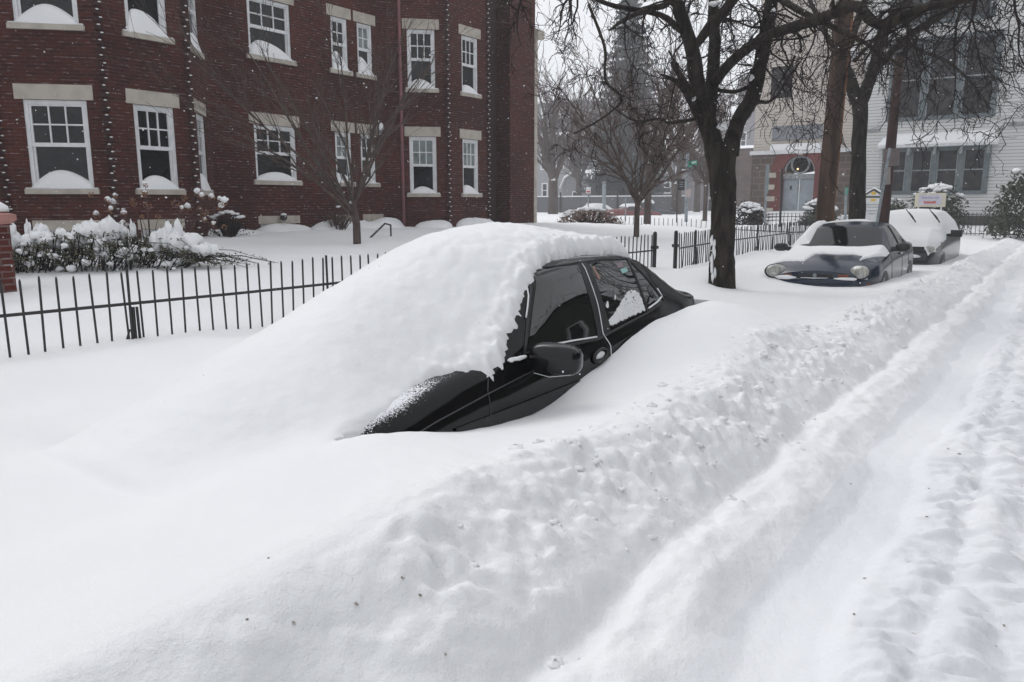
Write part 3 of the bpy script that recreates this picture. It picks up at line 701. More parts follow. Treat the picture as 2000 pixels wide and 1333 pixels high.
# arch and wheels
for yy in (.80, 3.42):
    ar = MB(); n = 24; vs = [(S2.sx(yy, .5) + .004, yy, .31)]; 
    for k in range(n + 1):
        a = math.pi * k / n * 1.0; t = yy + .345 * math.cos(a); z = .30 + .37 * math.sin(a); vs.append((S2.sx(t, min(z, .66)) + .004, t, z))
    ar.add(vs, [(0, k + 1, k + 2) for k in range(n)]); ar.build('wheel_arch', M['plastic'], c2)
    wheel(c2, .815, yy, .31, .30)
sm2 = MB()
S2.side_line([(1.42, .4), (1.40, .7), (1.50, .9), (1.70, .95)], .004, .001, m=sm2); S2.side_line([(2.46, .4), (2.46, .95)], .004, .001, m=sm2)
S2.side_line([(2.52, 1.32), (2.46, .955)], .018, .004, m=sm2); S2.side_line([(3.15, .4), (3.2, .7), (3.24, .97)], .004, .001, m=sm2)
S2.side_line([(1.65, .95), (2.46, .94), (3.25, .975)], .009, .003, m=sm2); sm2.build('door_seam', M['plastic'], c2)
MB().box((S2.sx(2.3, .86) + .01, 2.32, .86), (.03, .17, .03)).build('door_handle', M['navy_paint'], c2)
MB().box((S2.sx(3.05, .87) + .01, 3.05, .87), (.03, .17, .03)).build('door_handle', M['navy_paint'], c2)
MB().tube([(-.70, 1.05, .86), (-.715, 1.10, 1.32)], .003, 4).build('aerial', M['iron'], c2)
def n2(t, x):
    e = .022 * nz(t * 3, x * 3 + 9, 2.2, 3)
    if t < 1.50:
        if x < -.24: lim = .32 + .22 * (-x - .24)
        elif x < .53: lim = .34 + .46 * float(sm(-.26, -.17, x)) - .05 * abs(math.sin(7 * x + .4))
        else: lim = .50 + (x - .53) * 2.4
        foot = 1.40 + .16 * float(sm(.25, .72, abs(x))) - .10 * (1 - (x / .7) ** 2)
        return min((t - lim - e) * .9, .028 + .035 * float(sm(.7, 1.3, t)) + .012 * nz(t * 5, x * 5), (.80 - abs(x)) * .5, (foot - t) * .6)
    if x < -.46 and t < 3.0: return min((-.46 - x + e) * .8, .08, (t - 1.52) * .5)
    if t > 2.95: return min((t - 2.95) * .4, .06, (.30 - x) * .3)
    return -1
S2.snow_patch(n2, .12, 4.25, 150, 80, .84).build('settled_snow', M['snow_obj'], c2, smooth=True)
wb = MB(); wb.box((.55, 2.40, .975), (.02, .2, .02)); 

# --- snow covered wagon behind it
S3 = CarShape(.90, 4.6,
    ((0, .2, .8, 1.4, 4.0, 4.6), (.72, .84, .95, 1.02, 1.08, 1.02)),
    ((0, .15, .6, 1.1, 1.3, 2.0, 2.5, 3.8, 4.3, 4.6), (.84, .92, 1.01, 1.07, 1.10, 1.45, 1.51, 1.50, 1.38, 1.02)),
    ((0, .6, 1.2, 2.0, 4.0, 4.6), (.66, .72, .72, .54, .55, .62)), nose=.18, tail=.1)
c3 = empty('charcoal_wagon', (-2.93, 18.2, -.03), math.radians(0), 'charcoal wagon with raised wipers under a thick blanket of snow, parked behind the navy sedan', 'car')
S3.body(80).build('body', M['dark_paint'], c3, smooth=True)
for a in (((1.75, 1.08), (2.6, 1.08), (2.62, 1.38), (2.15, 1.36)), ((2.68, 1.08), (3.4, 1.10), (3.4, 1.38), (2.70, 1.38)), ((3.48, 1.10), (4.1, 1.14), (3.9, 1.34), (3.48, 1.38))):
    S3.side_patch(*a, n=8).build('window', M['glass'], c3, smooth=True)
mo = MB().box((1.03, 1.62, 1.09), (.22, .12, .15)).build('wing_mirror', M['plastic'], c3)
MB().tube([(.84, 1.62, 1.05), (.94, 1.62, 1.06)], .035, 6).build('mirror_arm', M['plastic'], mo)
MB().box((0, -.01, .80), (1.25, .05, .11)).build('grille', M['plastic'], c3)
MB().box((0, -.03, .54), (1.45, .07, .06)).build('bumper', M['plastic'], c3)
for sg in (1, -1):
    MB().blob((.68 * sg, .10, .80), (.13, .07, .075), 14, 8, .8).build('headlight', M['lens'], c3, smooth=True)
ar = MB(); vs = [(S3.sx(.85, .5) + .005, .85, .33)]
for k in range(19):
    a = math.pi * k / 18; t = .85 + .37 * math.cos(a); z = .33 + .39 * math.sin(a); vs.append((S3.sx(t, min(z, .7)) + .005, t, z))
ar.add(vs, [(0, k + 1, k + 2) for k in range(18)]); ar.build('wheel_arch', M['plastic'], c3); wheel(c3, .86, .85, .33, .32)
def n3(t, x):
    e = .05 * nz(t * 2, x * 2 + 3, 1.5, 3)
    return min((t + .02) * .6, (.86 + e - abs(x)) * (.9 if t > 1.3 else .55), .10 + .03 * nz(t, x, 1.2) + .05 * sm(1.6, 1.1, t) * sm(.6, 1.1, t))
S3.snow_patch(n3, .0, 4.5, 90, 60, .89).build('settled_snow', M['snow_obj'], c3, smooth=True)
MB().blob((-.05, -.02, .66), (.62, .06, .055), 20, 8, .8, jit=.05).build('bumper_snow', M['snow_obj'], c3, smooth=True)
for px, ln in ((.02, 0), (.50, 0)):
    wp = MB(); a = Vector((px + .20, 1.42, 1.33)); b = Vector((px, 1.66, 1.56)) 
    wp.tube([a, (a + b) / 2 + Vector((.01, -.05, .02)), b], [.014, .012, .008], 5); 
    wp.tube([a.lerp(b, .28) + Vector((0, -.05, 0)), b + Vector((-.05, -.03, .06))], .012, 4)
    wp.build('wiper', M['plastic'], c3)

# ------------------------------------------------------------------ brick apartment house
def frame_of(a, b):
    a = Vector((a[0], a[1], 0)); b = Vector((b[0], b[1], 0)); u = (b - a); Lw = u.length; u.normalize()
    n = Vector((u.y, -u.x, 0)); return a, u, n, Lw            # n points outwards (towards the street)
def wall(name, a, b, z0, z1, holes, m, parent, reveal=.14, uoff=0, top=None):
    """wall from a to b with real openings; UV in metres"""
    A, u, n, Lw = frame_of(a, b); mb = MB(); mb.uv = []
    us = sorted({0, Lw} | {h[i] for h in holes for i in (0, 1)}); zs = sorted({z0, z1} | {h[i] for h in holes for i in (2, 3)})
    def quad(pts, uvs):
        k = len(mb.v); mb.v += [tuple(p) for p in pts]; mb.uv += uvs; mb.f.append((k, k + 1, k + 2, k + 3))
    up = Vector((0, 0, 1))
    for i in range(len(us) - 1):
        for j in range(len(zs) - 1):
            cu, cz = (us[i] + us[i + 1]) / 2, (zs[j] + zs[j + 1]) / 2
            if any(h[0] < cu < h[1] and h[2] < cz < h[3] for h in holes): continue
            c = [(us[i], zs[j]), (us[i + 1], zs[j]), (us[i + 1], zs[j + 1]), (us[i], zs[j + 1])]
            quad([A + u * q + up * z for q, z in c], [(q + uoff, z) for q, z in c])
    for h in holes:
        u0, u1, h0, h1 = h[:4]; e = -n * reveal
        for (p, q) in (((u0, h0), (u0, h1)), ((u0, h1), (u1, h1)), ((u1, h1), (u1, h0)), ((u1, h0), (u0, h0))):
            p3, q3 = A + u * p[0] + up * p[1], A + u * q[0] + up * q[1]
            quad([p3, q3, q3 + e, p3 + e], [(p[0] + uoff, p[1]), (q[0] + uoff, q[1]), (q[0] + uoff, q[1] + reveal), (p[0] + uoff, p[1] + reveal)])
    return mb.build(name, m, parent)
class Face:
    def __init__(s, a, b): s.A, s.u, s.n, s.L = frame_of(a, b); s.rz = math.atan2(s.u.y, s.u.x)
    def pt(s, u, z, o=0): return s.A + s.u * u + s.n * o + Vector((0, 0, z))
    def box(s, mb, u0, u1, z0, z1, o0, o1): return mb.box(s.pt((u0 + u1) / 2, (z0 + z1) / 2, (o0 + o1) / 2), (abs(u1 - u0), abs(o1 - o0), z1 - z0), rz=s.rz)
    def ucoord(s, px, v=395):
        r = _F + _R * ((px - 1000) / FPX) + _U * ((666.5 - v) / FPX)
        # solve A + u*t on the plane through the ray
        d = -s.A
        t = s.A.dot(s.n) / Vector((r.x, r.y, 0)).dot(s.n); p = Vector((r.x * t, r.y * t, 0)); return (p - s.A).dot(s.u)
def sash_window(F, parent, u0, u1, z0, z1, cols=3, rows=2, blind=False, snow=.25, lintel=True, mul=True, peak=.5, seed=0, split=.5):
    """white double-hung sash in a masonry opening: frame > pane, sill, lintel, snow heap"""
    rv = .13; fr = MB(); zm = z0 + (z1 - z0) * split
    f = .075
    for a in ((u0 + .002, u0 + f, z0, z1), (u1 - f, u1 - .002, z0, z1), (u0 + f, u1 - f, z1 - f, z1 - .002), (u0 + f, u1 - f, z0, z0 + .06)):
        F.box(fr, *a, -rv, -.035)
    F.box(fr, u0 + f, u1 - f, zm - .035, zm + .04, -rv + .01, -.05)
    g = .04
    for a in ((u0 + f, u0 + f + g, z0 + .06, zm - .035), (u1 - f - g, u1 - f, z0 + .06, zm - .035), (u0 + f + g, u1 - f - g, z0 + .06, z0 + .11)):
        F.box(fr, *a, -rv + .003, -.085)
    for a in ((u0 + f, u0 + f + g, zm + .04, z1 - f), (u1 - f - g, u1 - f, zm + .04, z1 - f), (u0 + f + g, u1 - f - g, z1 - f - .035, z1 - f)):
        F.box(fr, *a, -rv + .003, -.06)
    if mul:
        a0, a1, b0, b1 = u0 + f + g, u1 - f - g, zm + .04, z1 - f - .035
        for k in range(1, cols): x = a0 + (a1 - a0) * k / cols; F.box(fr, x - .014, x + .014, b0, b1, -rv + .02, -.07)
        for k in range(1, rows): z = b0 + (b1 - b0) * k / rows; F.box(fr, a0, a1, z - .014, z + .014, -rv + .022, -.072)
    w_ = fr.build('window', M['white_frame'], parent)
    p = MB(); p.add([F.pt(u0 + .05, z0 + .03, -rv + .018), F.pt(u1 - .05, z0 + .03, -rv + .018), F.pt(u1 - .05, zm, -rv + .018), F.pt(u0 + .05, zm, -rv + .018)], [(0, 1, 2, 3)]); p.build('pane', M['pane'], w_)
    p = MB(); p.add([F.pt(u0 + .05, zm, -rv + .03), F.pt(u1 - .05, zm, -rv + .03), F.pt(u1 - .05, z1 - .05, -rv + .03), F.pt(u0 + .05, z1 - .05, -rv + .03)], [(0, 1, 2, 3)]); p.build('pane', M['pane_blind'] if blind else M['pane'], w_)
    s = MB(); F.box(s, u0 - .10, u1 + .10, z0 - .10, z0 - .004, -.12, .07); s.build('sill', M['stone_trim'], w_)
    if lintel:
        s = MB(); F.box(s, u0 - .13, u1 + .13, z1 + .003, z1 + .28, -.05, .012); s.build('lintel', M['stone_trim'], w_)
    if snow:
        rnd = random.Random(seed); sn = MB(); n = 14; m_ = 5; vs = []; fs = []
        ph = rnd.uniform(0, 6)
        for i in range(n + 1):
            t = i / n; uu = u0 + .01 + (u1 - u0 - .02) * t if True else 0
            q = t / peak if t < peak else (1 - t) / (1 - peak)
            h = snow * (.14 + .86 * math.sin(q * math.pi / 2) ** .85) * (1 + .06 * math.sin(5 * t + ph))
            for j in range(m_ + 1):
                k = j / m_; o = -rv + .02 + (rv + .03) * k
                vs.append(F.pt(uu, z0 + .0 + h * math.sqrt(max(0, 1 - (k * .98) ** 2.4)), o))
            vs.append(F.pt(uu, z0 - .003, .052))
        r = m_ + 2
        for i in range(n):
            for j in range(r - 1): fs.append((i * r + j, (i + 1) * r + j, (i + 1) * r + j + 1, i * r + j + 1))
        fs.append(tuple(range(r))); fs.append(tuple(n * r + k for k in range(r - 1, -1, -1)))
        sn.add(vs, fs)
        F.box(sn, u0 - .08, u1 + .08, z0 - .004, z0 + .022, .0, .062)
        sn.build('sill_snow', M['snow_obj'], w_, smooth=True)
    return w_

bh = empty('brick_house', (-16.5, 14, 0), 0, 'long dark red brick apartment house with bay windows, white sashes and stone lintels', 'building')
bhi = Matrix.Translation((16.5, -14, 0))
XR, XB, D_ = -16.5, -15.15, 1.35
corn = [((XR, -6.0), (XR, 6.59)), ((XR, 6.59), (XB, 7.94)), ((XB, 7.94), (XB, 9.72)), ((XB, 9.72), (XR, 11.07)), ((XR, 11.07), (XR, 16.73)), ((XR, 16.73), (XB, 18.08)), ((XB, 18.08), (XB, 20.04)), ((XB, 20.04), (XR, 21.39)), ((XR, 21.39), (XR, 21.9))]
ZB, ZT = .3, 10.3
faces = [Face(*c) for c in corn]
wins = {i: [] for i in range(len(corn))}
def addw(i, uc, wd, zb, zt_, **k): wins[i].append((uc - wd / 2, uc + wd / 2, zb, zt_, k))
F1 = faces[1]; uc = (F1.ucoord(76) + F1.ucoord(176)) / 2
for fl, (dz, sn) in enumerate(((0, 1), (3.0, 1), (6.0, 0))):
    addw(1, uc, 1.12, 2.0 + dz, 3.65 + dz, snow=.36 if sn else .2, seed=1 + fl)
    addw(2, 8.92 - 7.94, .86, 2.0 + dz, 3.65 + dz, snow=.30 if fl == 0 else .50, blind=(fl == 1), mul=(fl == 0), peak=.5 if fl == 0 else .25, seed=4 + fl)
    addw(3, .95, .86, 2.0 + dz, 3.65 + dz, snow=.4, seed=8 + fl)
    addw(0, 10.5, 1.1, 2.0 + dz, 3.65 + dz, snow=.3, seed=38 + fl)
    addw(4, 12.92 - 11.07, 1.28, 2.28 + dz, 3.65 + dz, snow=.24 if fl == 0 else .42, peak=.5 if fl == 0 else .3, seed=11 + fl)
    addw(4, 15.20 - 11.07, .60, 2.28 + dz, 3.65 + dz, cols=2, snow=.28 if fl == 0 else .48, blind=(fl == 0), peak=.35, seed=14 + fl)
    addw(4, 16.14 - 11.07, .58, 2.28 + dz, 3.65 + dz, cols=2, snow=.22 if fl == 0 else .48, blind=(fl == 1), peak=.3, seed=17 + fl)
    F5 = faces[5]; u5 = (F5.ucoord(799) + F5.ucoord(857)) / 2
    addw(5, u5, .80, 2.0 + dz, 3.65 + dz, snow=.20 if fl == 0 else .30, blind=(fl == 0), peak=.45, seed=20 + fl)
    addw(6, 19.18 - 18.08, .80, 2.0 + dz, 3.65 + dz, snow=.26, blind=(fl == 0), peak=.3, seed=23 + fl)
base_w = {4: [(12.32 - 11.07, 13.5 - 11.07), (14.88 - 11.07, 15.6 - 11.07), (15.9 - 11.07, 16.6 - 11.07)], 1: [(uc - .55, uc + .55)], 2: [(.5, 1.4)]}
for i, F in enumerate(faces):
    holes = [w_[:4] for w_ in wins[i]] + [(a, b, .55, 1.2) for a, b in base_w.get(i, [])]
    wall('wall', *corn[i], ZB, ZT, holes, M['brick'], bh, uoff=i * 3.3).matrix_parent_inverse = bhi
    for (u0, u1, z0, z1, k) in wins[i]: sash_window(F, bh, u0, u1, z0, z1, **k).matrix_parent_inverse = bhi
    for a, b in base_w.get(i, []):
        m_ = MB(); F.box(m_, a, b, .55, 1.2, -.13, -.08); o = m_.build('basement_window', M['white_frame'], bh); o.matrix_parent_inverse = bhi
        m_ = MB(); F.box(m_, a - .06, b + .06, 1.203, 1.40, -.05, .014); m_.build('lintel', M['stone_trim'], o)
# end wall block that stands a little proud, with its limestone edge
wall('wall', (XR, 21.9), (XR + .9, 21.9), ZB, ZT, [], M['brick'], bh).matrix_parent_inverse = bhi
wall('wall', (-15.6, 21.9), (-15.6, 23.40), ZB, ZT, [], M['brick'], bh, uoff=2).matrix_parent_inverse = bhi
wall('wall', (-15.6, 23.40), (-30, 23.40), ZB, ZT, [], M['brick'], bh, uoff=5).matrix_parent_inverse = bhi
m_ = MB(); m_.bbox((-15.85, 23.38, .3), (-15.585, 23.56, 7.35)); m_.bbox((-15.98, 23.36, 7.35), (-15.45, 23.78, 7.62)); m_.build('limestone_edge', M['stone_trim'], bh).matrix_parent_inverse = bhi
MB().blob((-15.72, 23.57, 7.63), (.26, .2, .11), 12, 6, zmin=0).build('ledge_snow', M['snow_obj'], bh, smooth=True).matrix_parent_inverse = bhi
m_ = MB(); m_.prism([(XR - 14, -6), (XR, -6), (XR, 6.59), (XB, 7.94), (XB, 9.72), (XR, 11.07), (XR, 16.73), (XB, 18.08), (XB, 20.04), (XR, 21.39), (XR, 21.9), (-15.6, 21.9), (-15.6, 23.4), (-30, 23.4)], ZT, ZT + .35)
m_.build('roof', M['stone_trim'], bh).matrix_parent_inverse = bhi
# toothed brick corners, each tooth with a dab of snow
def teeth(px, py, nang, z0=.9, z1=9.6, step=.136, sz=.12, snowy=True):
    b = MB(); s = MB(); rnd = random.Random(int(px * 100 + py))
    k = 0; z = z0
    while z < z1:
        a = nang + (.5 if k % 2 else -.5); c = Vector((px, py, z)) + Vector((math.cos(nang), math.sin(nang), 0)) * .0
        b.box(c, (sz, sz, step * .5), rz=a)
        if snowy: s.blob(c + Vector((math.cos(nang + (.35 if k % 2 else -.35)), math.sin(nang + (.35 if k % 2 else -.35)), 0)) * .075 + Vector((0, 0, step * .28)), (.020 + rnd.uniform(0, .022), .032, .013), 6, 4, seed=k)
        k += 1; z += step
    o = b.build('toothed_corner', M['brick_dark'], bh); o.matrix_parent_inverse = bhi
    if snowy: s.build('corner_snow', M['snow_obj'], o, smooth=True)
M['brick_dark'] = noisy(mat('corner_brick', (.028, .010, .010), .9), (.05, .018, .016), 14)
teeth(XR, 6.59, 0); teeth(XB, 7.94, 0); teeth(XB, 9.72, 0); teeth(XB, 18.08, 0); teeth(XB, 20.04, 0)
m_ = MB(); m_.bbox((XR + .02, 21.42, .9), (XR + .35, 21.88, 10.25)); m_.build('dark_alcove_block', M['brick_dark'], bh).matrix_parent_inverse = bhi  # dark block added in the alcove, standing in for its shade
dp = faces[5].pt(faces[5].ucoord(788), 0, .09)
m_ = MB().tube([dp + Vector((0, 0, z)) for z in (.95, 4, 7, 10.2)], .045, 8); m_.build('downpipe', noisy(mat('pink_pipe', (.26, .10, .11), .6), (.2, .09, .10), 6), bh, smooth=True).matrix_parent_inverse = bhi
gl_ = MB().blob(faces[4].pt(12.95 - 11.07, 1.36, .12), .09, 14, 10); gl_.build('globe_lamp', M['dark_paint'], bh, smooth=True).matrix_parent_inverse = bhi
MB().blob(faces[4].pt(12.95 - 11.07, 1.42, .12), (.08, .08, .05), 12, 8, zmin=-.1).build('lamp_snow', M['snow_obj'], bh, smooth=True).matrix_parent_inverse = bhi
m_ = MB()
lm = faces[4].pt(16.55 - 11.07, 3.75, .14); m_.blob(lm, (.07, .07, .10), 10, 8); m_.build('wall_lantern', M['galv'], bh, smooth=True).matrix_parent_inverse = bhi
MB().blob(lm + Vector((0, 0, .12)), (.07, .07, .14), 10, 8).build('lantern_snow', M['snow_obj'], bh, smooth=True).matrix_parent_inverse = bhi
# snow banked against the foundation
rnd = random.Random(3)
fd = MB()
for y, x, r in ((10.6, -15.9, .5), (11.5, -16.1, .6), (12.9, -16.2, .75), (14.6, -16.1, .7), (15.4, -16.1, .6), (16.4, -16.0, .7), (17.6, -15.3, .6), (19.2, -14.9, .7)):
    fd.blob((x + rnd.uniform(-.2, .2), y, hz(x, y) - .08), (r * .7, r * rnd.uniform(.8, 1.3), .26 * r / .6 * rnd.uniform(.6, 1.3)), 20, 12, jit=.12, seed=int(y * 10))
fd.build('foundation_snow', M['snow'], None, smooth=True, label='low rounded snow heaps along the foot of the brick house', cat='snow heap')
hr_ = empty('handrail', (-12.5, 13.0, .8), 0, 'short black sloping handrail poking out of the snow beside the yard tree', 'handrail')
a, b, c = P(722, 466, x=-13), P(752, 437, x=-13), P(763, 440, x=-13)
hm_ = MB().tube([a, b, c], .022, 6); o = hm_.build('rail', M['iron'], hr_); o.matrix_parent_inverse = Matrix.Translation((12.5, -13, -.8))
o = MB().tube([c, (c.x, c.y, hz(c.x, c.y) - .1)], .02, 6).build('post', M['iron'], hr_); o.matrix_parent_inverse = Matrix.Translation((12.5, -13, -.8))

# brick gate pillar at the far left
pz = P(-20, 470, x=-9.3)
gp = empty('brick_pillar', (pz.x, pz.y - .10, 0), 0, 'brick gate pillar with a snow-topped reddish cap at the left edge behind the fence', 'pillar')
def uvbox(mb_, c, s): 
    mb_.box(c, s)
mbp = MB(); mbp.uv = []
for (a, b) in (((-.22, -.22), (.22, -.22)), ((.22, -.22), (.22, .22)), ((.22, .22), (-.22, .22)), ((-.22, .22), (-.22, -.22))):
    k = len(mbp.v); mbp.v += [(*a, .2), (*b, .2), (*b, 1.52), (*a, 1.52)]; mbp.uv += [(0, .2), (.44, .2), (.44, 1.52), (0, 1.52)]; mbp.f.append((k, k + 1, k + 2, k + 3))
mbp.build('shaft', brick_mat('pillar_brick', (.13, .030, .022), (.08, .022, .018), (.16, .11, .10)), gp)
MB().tube([(0, 0, 1.52), (0, 0, 1.56), (0, 0, 1.62), (0, 0, 1.66)], [.30, .36, .36, .2], 12).build('cap', noisy(mat('pink_stone', (.42, .20, .17), .8), (.3, .15, .13), 6), gp, smooth=False)
MB().blob((0, 0, 1.65), (.30, .30, .14), 16, 8, jit=.04, zmin=0).build('cap_snow', M['snow_obj'], gp, smooth=True)

# ------------------------------------------------------------------ iron fences
def fence(name, pts, spacing, ztop, label, posts=(), brace=(), depth=.9, pr=.0095, rail_drop=.27, lean=.012, seed=1, group=None, lowrail=True, rot=0, zb=None, sag=None):
    """pts: list of (x, y); round pickets through one visible rail; every section between posts is a part"""
    rnd = random.Random(seed); base = Vector((pts[0][0], pts[0][1], 0)); root = empty(name, base, 0, label, 'fence', group)
    seg = [0]
    for a, b in zip(pts[:-1], pts[1:]): seg.append(seg[-1] + math.hypot(b[0] - a[0], b[1] - a[1]))
    px = lambda s_: (float(np.interp(s_, seg, [p[0] for p in pts])), float(np.interp(s_, seg, [p[1] for p in pts])))
    tot = seg[-1]; n = int(tot / spacing); cur = MB(); sec = []; nextp = list(posts) + [tot + 1]
    zt = lambda s_: float(np.interp(s_, [0, tot], ztop)) + (sag(s_) if sag else 0)
    s0 = 0
    def flush(s1):
        nonlocal cur, s0
        if cur.v: cur.build('picket_panel', M['iron'], root)
        r = MB(); k = max(2, int((s1 - s0) / .4)); pp = [s0 + (s1 - s0) * i / k for i in range(k + 1)]
        r.tube([Vector((*px(q), zt(q) - rail_drop)) - base for q in pp], .014, 6)
        if lowrail: r.tube([Vector((*px(q), zt(q) - rail_drop - .72)) - base for q in pp], .014, 6)
        r.build('rail', M['iron'], root); cur = MB(); s0 = s1
    for i in range(n + 1):
        s_ = i * spacing
        while s_ > nextp[0]: flush(nextp.pop(0))
        x, y = px(s_); dx, dy = rnd.gauss(0, lean), rnd.gauss(0, lean); t = zt(s_) + rnd.gauss(0, .006)
        cur.tube([Vector((x - dx * .7, y - dy * .7, t - depth)) - base, Vector((x + dx * .3, y + dy * .3, t - .02)) - base, Vector((x + dx * .3, y + dy * .3, t)) - base], [pr, pr, pr * .45], 6)
    flush(tot)
    for q in posts:
        x, y = px(q); MB().tube([Vector((x, y, zt(q) - 1.1)) - base, Vector((x, y, zt(q) - .30)) - base], .017, 8).build('post', M['iron'], root)
    for q in brace:
        x, y = px(q); m = MB(); m.tube([Vector((x + .03, y - .04, zt(q) - 1.0)) - base, Vector((x, y - .02, zt(q) + .02)) - base], .012, 6)
        m.tube([Vector((x - .02, y - .18, zt(q) - .9)) - base, Vector((x, y - .04, zt(q) - .48)) - base], .010, 6)
        m.tube([Vector((x + .05, y + .02, zt(q) - 1.0)) - base, Vector((x + .01, y + .03, zt(q) - .30)) - base], .013, 6)
        m.build('brace', M['iron'], root)
    return root
# front fence from the left of the picture to the gate
fa = P(-260, 700, z=.61); A0 = P(30, 697, z=.61); A1 = P(490, 640, z=.60); A2 = P(1276, 530, z=.60)
dirn = (A1 - A0).normalized(); st0 = A0 - dirn * 1.5
fp = [(st0.x, st0.y), (A0.x, A0.y), (A1.x, A1.y), (-5.92, 7.2), (A2.x, A2.y)]
s_post = 1.5 + (P(142, 660, z=.6) - A0).length; s_post2 = 1.5 + (A1 - A0).length + .92
fence('iron_fence', fp, .122, (1.19, 1.22), 'black iron picket fence between the buried car and the brick house, left of the gate', posts=(s_post, s_post2 + .3), brace=(s_post, s_post2), seed=2)
# the gate: thick posts either side of the opening
def gpost(px_, v0, v1, label, z=.60):
    b = P(px_, v1, z=z); r = empty('gate_post', (b.x, b.y, 0), 0, label, 'post', 'gate posts')
    MB().tube([(0, 0, .2), (0, 0, 1.22)], .038, 4).build('shaft', M['iron'], r); MB().blob((0, 0, 1.23), (.035, .035, .035), 8, 6).build('finial', M['iron'], r)
    MB().box((.0, .0, 1.0), (.10, .10, .05)).build('hinge', M['iron'], r); return b
g1 = gpost(1277, 458, 530, 'thick iron gate post just left of the open gateway'); g2 = gpost(1318, 455, 525, 'slimmer iron gate post just right of the open gateway')
e1 = P(1560, 470, z=.66); e1 = P(1560, 478, z=.66)
f2 = [(g2.x + .02, g2.y + .12), (-5.62, 15.0), (-5.62, 18.0), (-5.66, 24.5)]
fence('iron_fence', f2, .118, (1.22, 1.26), 'black iron picket fence running from the gateway behind the big tree and navy car', posts=(3.2, 6.0, 8.8), brace=(.9, 4.8, 7.4), seed=5, lean=.02)
# far side fences
fence('iron_fence', [(-5.66, 24.6), (-9, 25.6), (-15.5, 27.4)], .21, (1.10, 1.22), 'low line of iron pickets along the far edge of the yard', posts=(3.5, 7), seed=8, lowrail=False, rail_drop=.3, pr=.011)
fence('iron_fence', [tuple(P(1450, 440, y=33.5)[:2]), tuple(P(1680, 440, y=33.5)[:2])], .16, (1.3, 1.3), 'iron picket fence in front of the church door and its shrubs', posts=(3, 6), seed=9, rail_drop=.15, pr=.012)
fence('iron_fence', [tuple(P(1866, 436, y=35)[:2]), tuple(P(2080, 436, y=35)[:2])], .14, (1.38, 1.30), 'thin iron picket fence below the white church wall at the right edge', posts=(2, 4), seed=10, rail_drop=.10, pr=.012)

# ------------------------------------------------------------------ trees
UP = Vector((0, 0, 1))
def rvec(r): return Vector((r.gauss(0, 1), r.gauss(0, 1), r.gauss(0, 1))).normalized()
def grow(r, trunk, crown, p, d, Lg, rad, lev, q):
    """gnarled recursive branch. q: dict(levels, kids, ratio, wig, up, spread, rr, minr)"""
    n = max(4, min(11, int(Lg / q.get('seg', .22)))); pts = [p.copy()]; rr = [rad]; d = d.normalized(); dirs = [d.copy()]
    wg = q['wig'][min(lev, len(q['wig']) - 1)]; up = q['up'][min(lev, len(q['up']) - 1)]
    for i in range(n):
        d = (d + rvec(r) * wg + UP * up * (1.0 / n) * 2).normalized()
        p = p + d * (Lg / n); pts.append(p.copy()); rr.append(max(rad * (1 - .78 * (i + 1) / n), q['minr'])); dirs.append(d.copy())
    sides = 7 if rad > .05 else (5 if rad > .02 else 3)
    (trunk if rad > q.get('tr', .03) else crown).tube(pts, rr, sides, cap=False)
    if lev >= q['levels']: return
    k = q['kids'][min(lev, len(q['kids']) - 1)]
    for j in range(k):
        t = r.uniform(q.get('from', .25), 1.0) if j else 1.0
        i = min(n, int(t * n)); ax = dirs[i].cross(rvec(r))
        if ax.length < .01: continue
        sp = math.radians(r.uniform(*q['spread'])); nd = Matrix.Rotation(sp, 3, ax.normalized()) @ dirs[i]
        l2 = Lg * q['ratio'] * r.uniform(.6, 1.15) * (1 - .35 * t * (j > 0)); r2 = max(q['minr'], min(rr[i] * .85, rad * q['rr'] * r.uniform(.8, 1.1)))
        if l2 > .08: grow(r, trunk, crown, pts[i], nd, l2, r2, lev + 1, q)
def limb(pix, dep, rads, trunk, n=8):
    """a limb of the near trees: seen at pix, at the given depths; returns its world points"""
    pts = [P(u, v, d=dd) for (u, v), dd in zip(pix, dep)]
    out = []; ro = []
    m = len(pts)
    for i in range(m - 1):
        p0, p1, p2, p3 = pts[max(i - 1, 0)], pts[i], pts[i + 1], pts[min(i + 2, m - 1)]
        for k in range(4):
            t = k / 4; out.append(.5 * ((2 * p1) + (p2 - p0) * t + (2 * p0 - 5 * p1 + 4 * p2 - p3) * t * t + (3 * p1 - p0 - 3 * p2 + p3) * t ** 3)); ro.append(rads[i] + (rads[i + 1] - rads[i]) * t)
    out.append(pts[-1]); ro.append(rads[-1])
    trunk.tube(out, ro, n, jit=.07); return out, ro
def deck(r, trunk, crown, pts, ro, dens, q, ln, up0=-.1, f0=.15, lev=0):
    """side branches along a limb"""
    tot = sum((b - a).length for a, b in zip(pts[:-1], pts[1:])); k = int(tot * dens)
    for _ in range(k):
        i = min(len(pts) - 2, int((f0 + (1 - f0) * r.random()) * (len(pts) - 1))); t = (pts[i + 1] - pts[i]).normalized()
        d = (t * .45 + rvec(r) + UP * up0).normalized(); a = pts[i].lerp(pts[i + 1], r.random())
        grow(r, trunk, crown, a, d, ln * r.uniform(.5, 1.2), min(ro[i] * .45, .035) * r.uniform(.5, 1), lev, q)

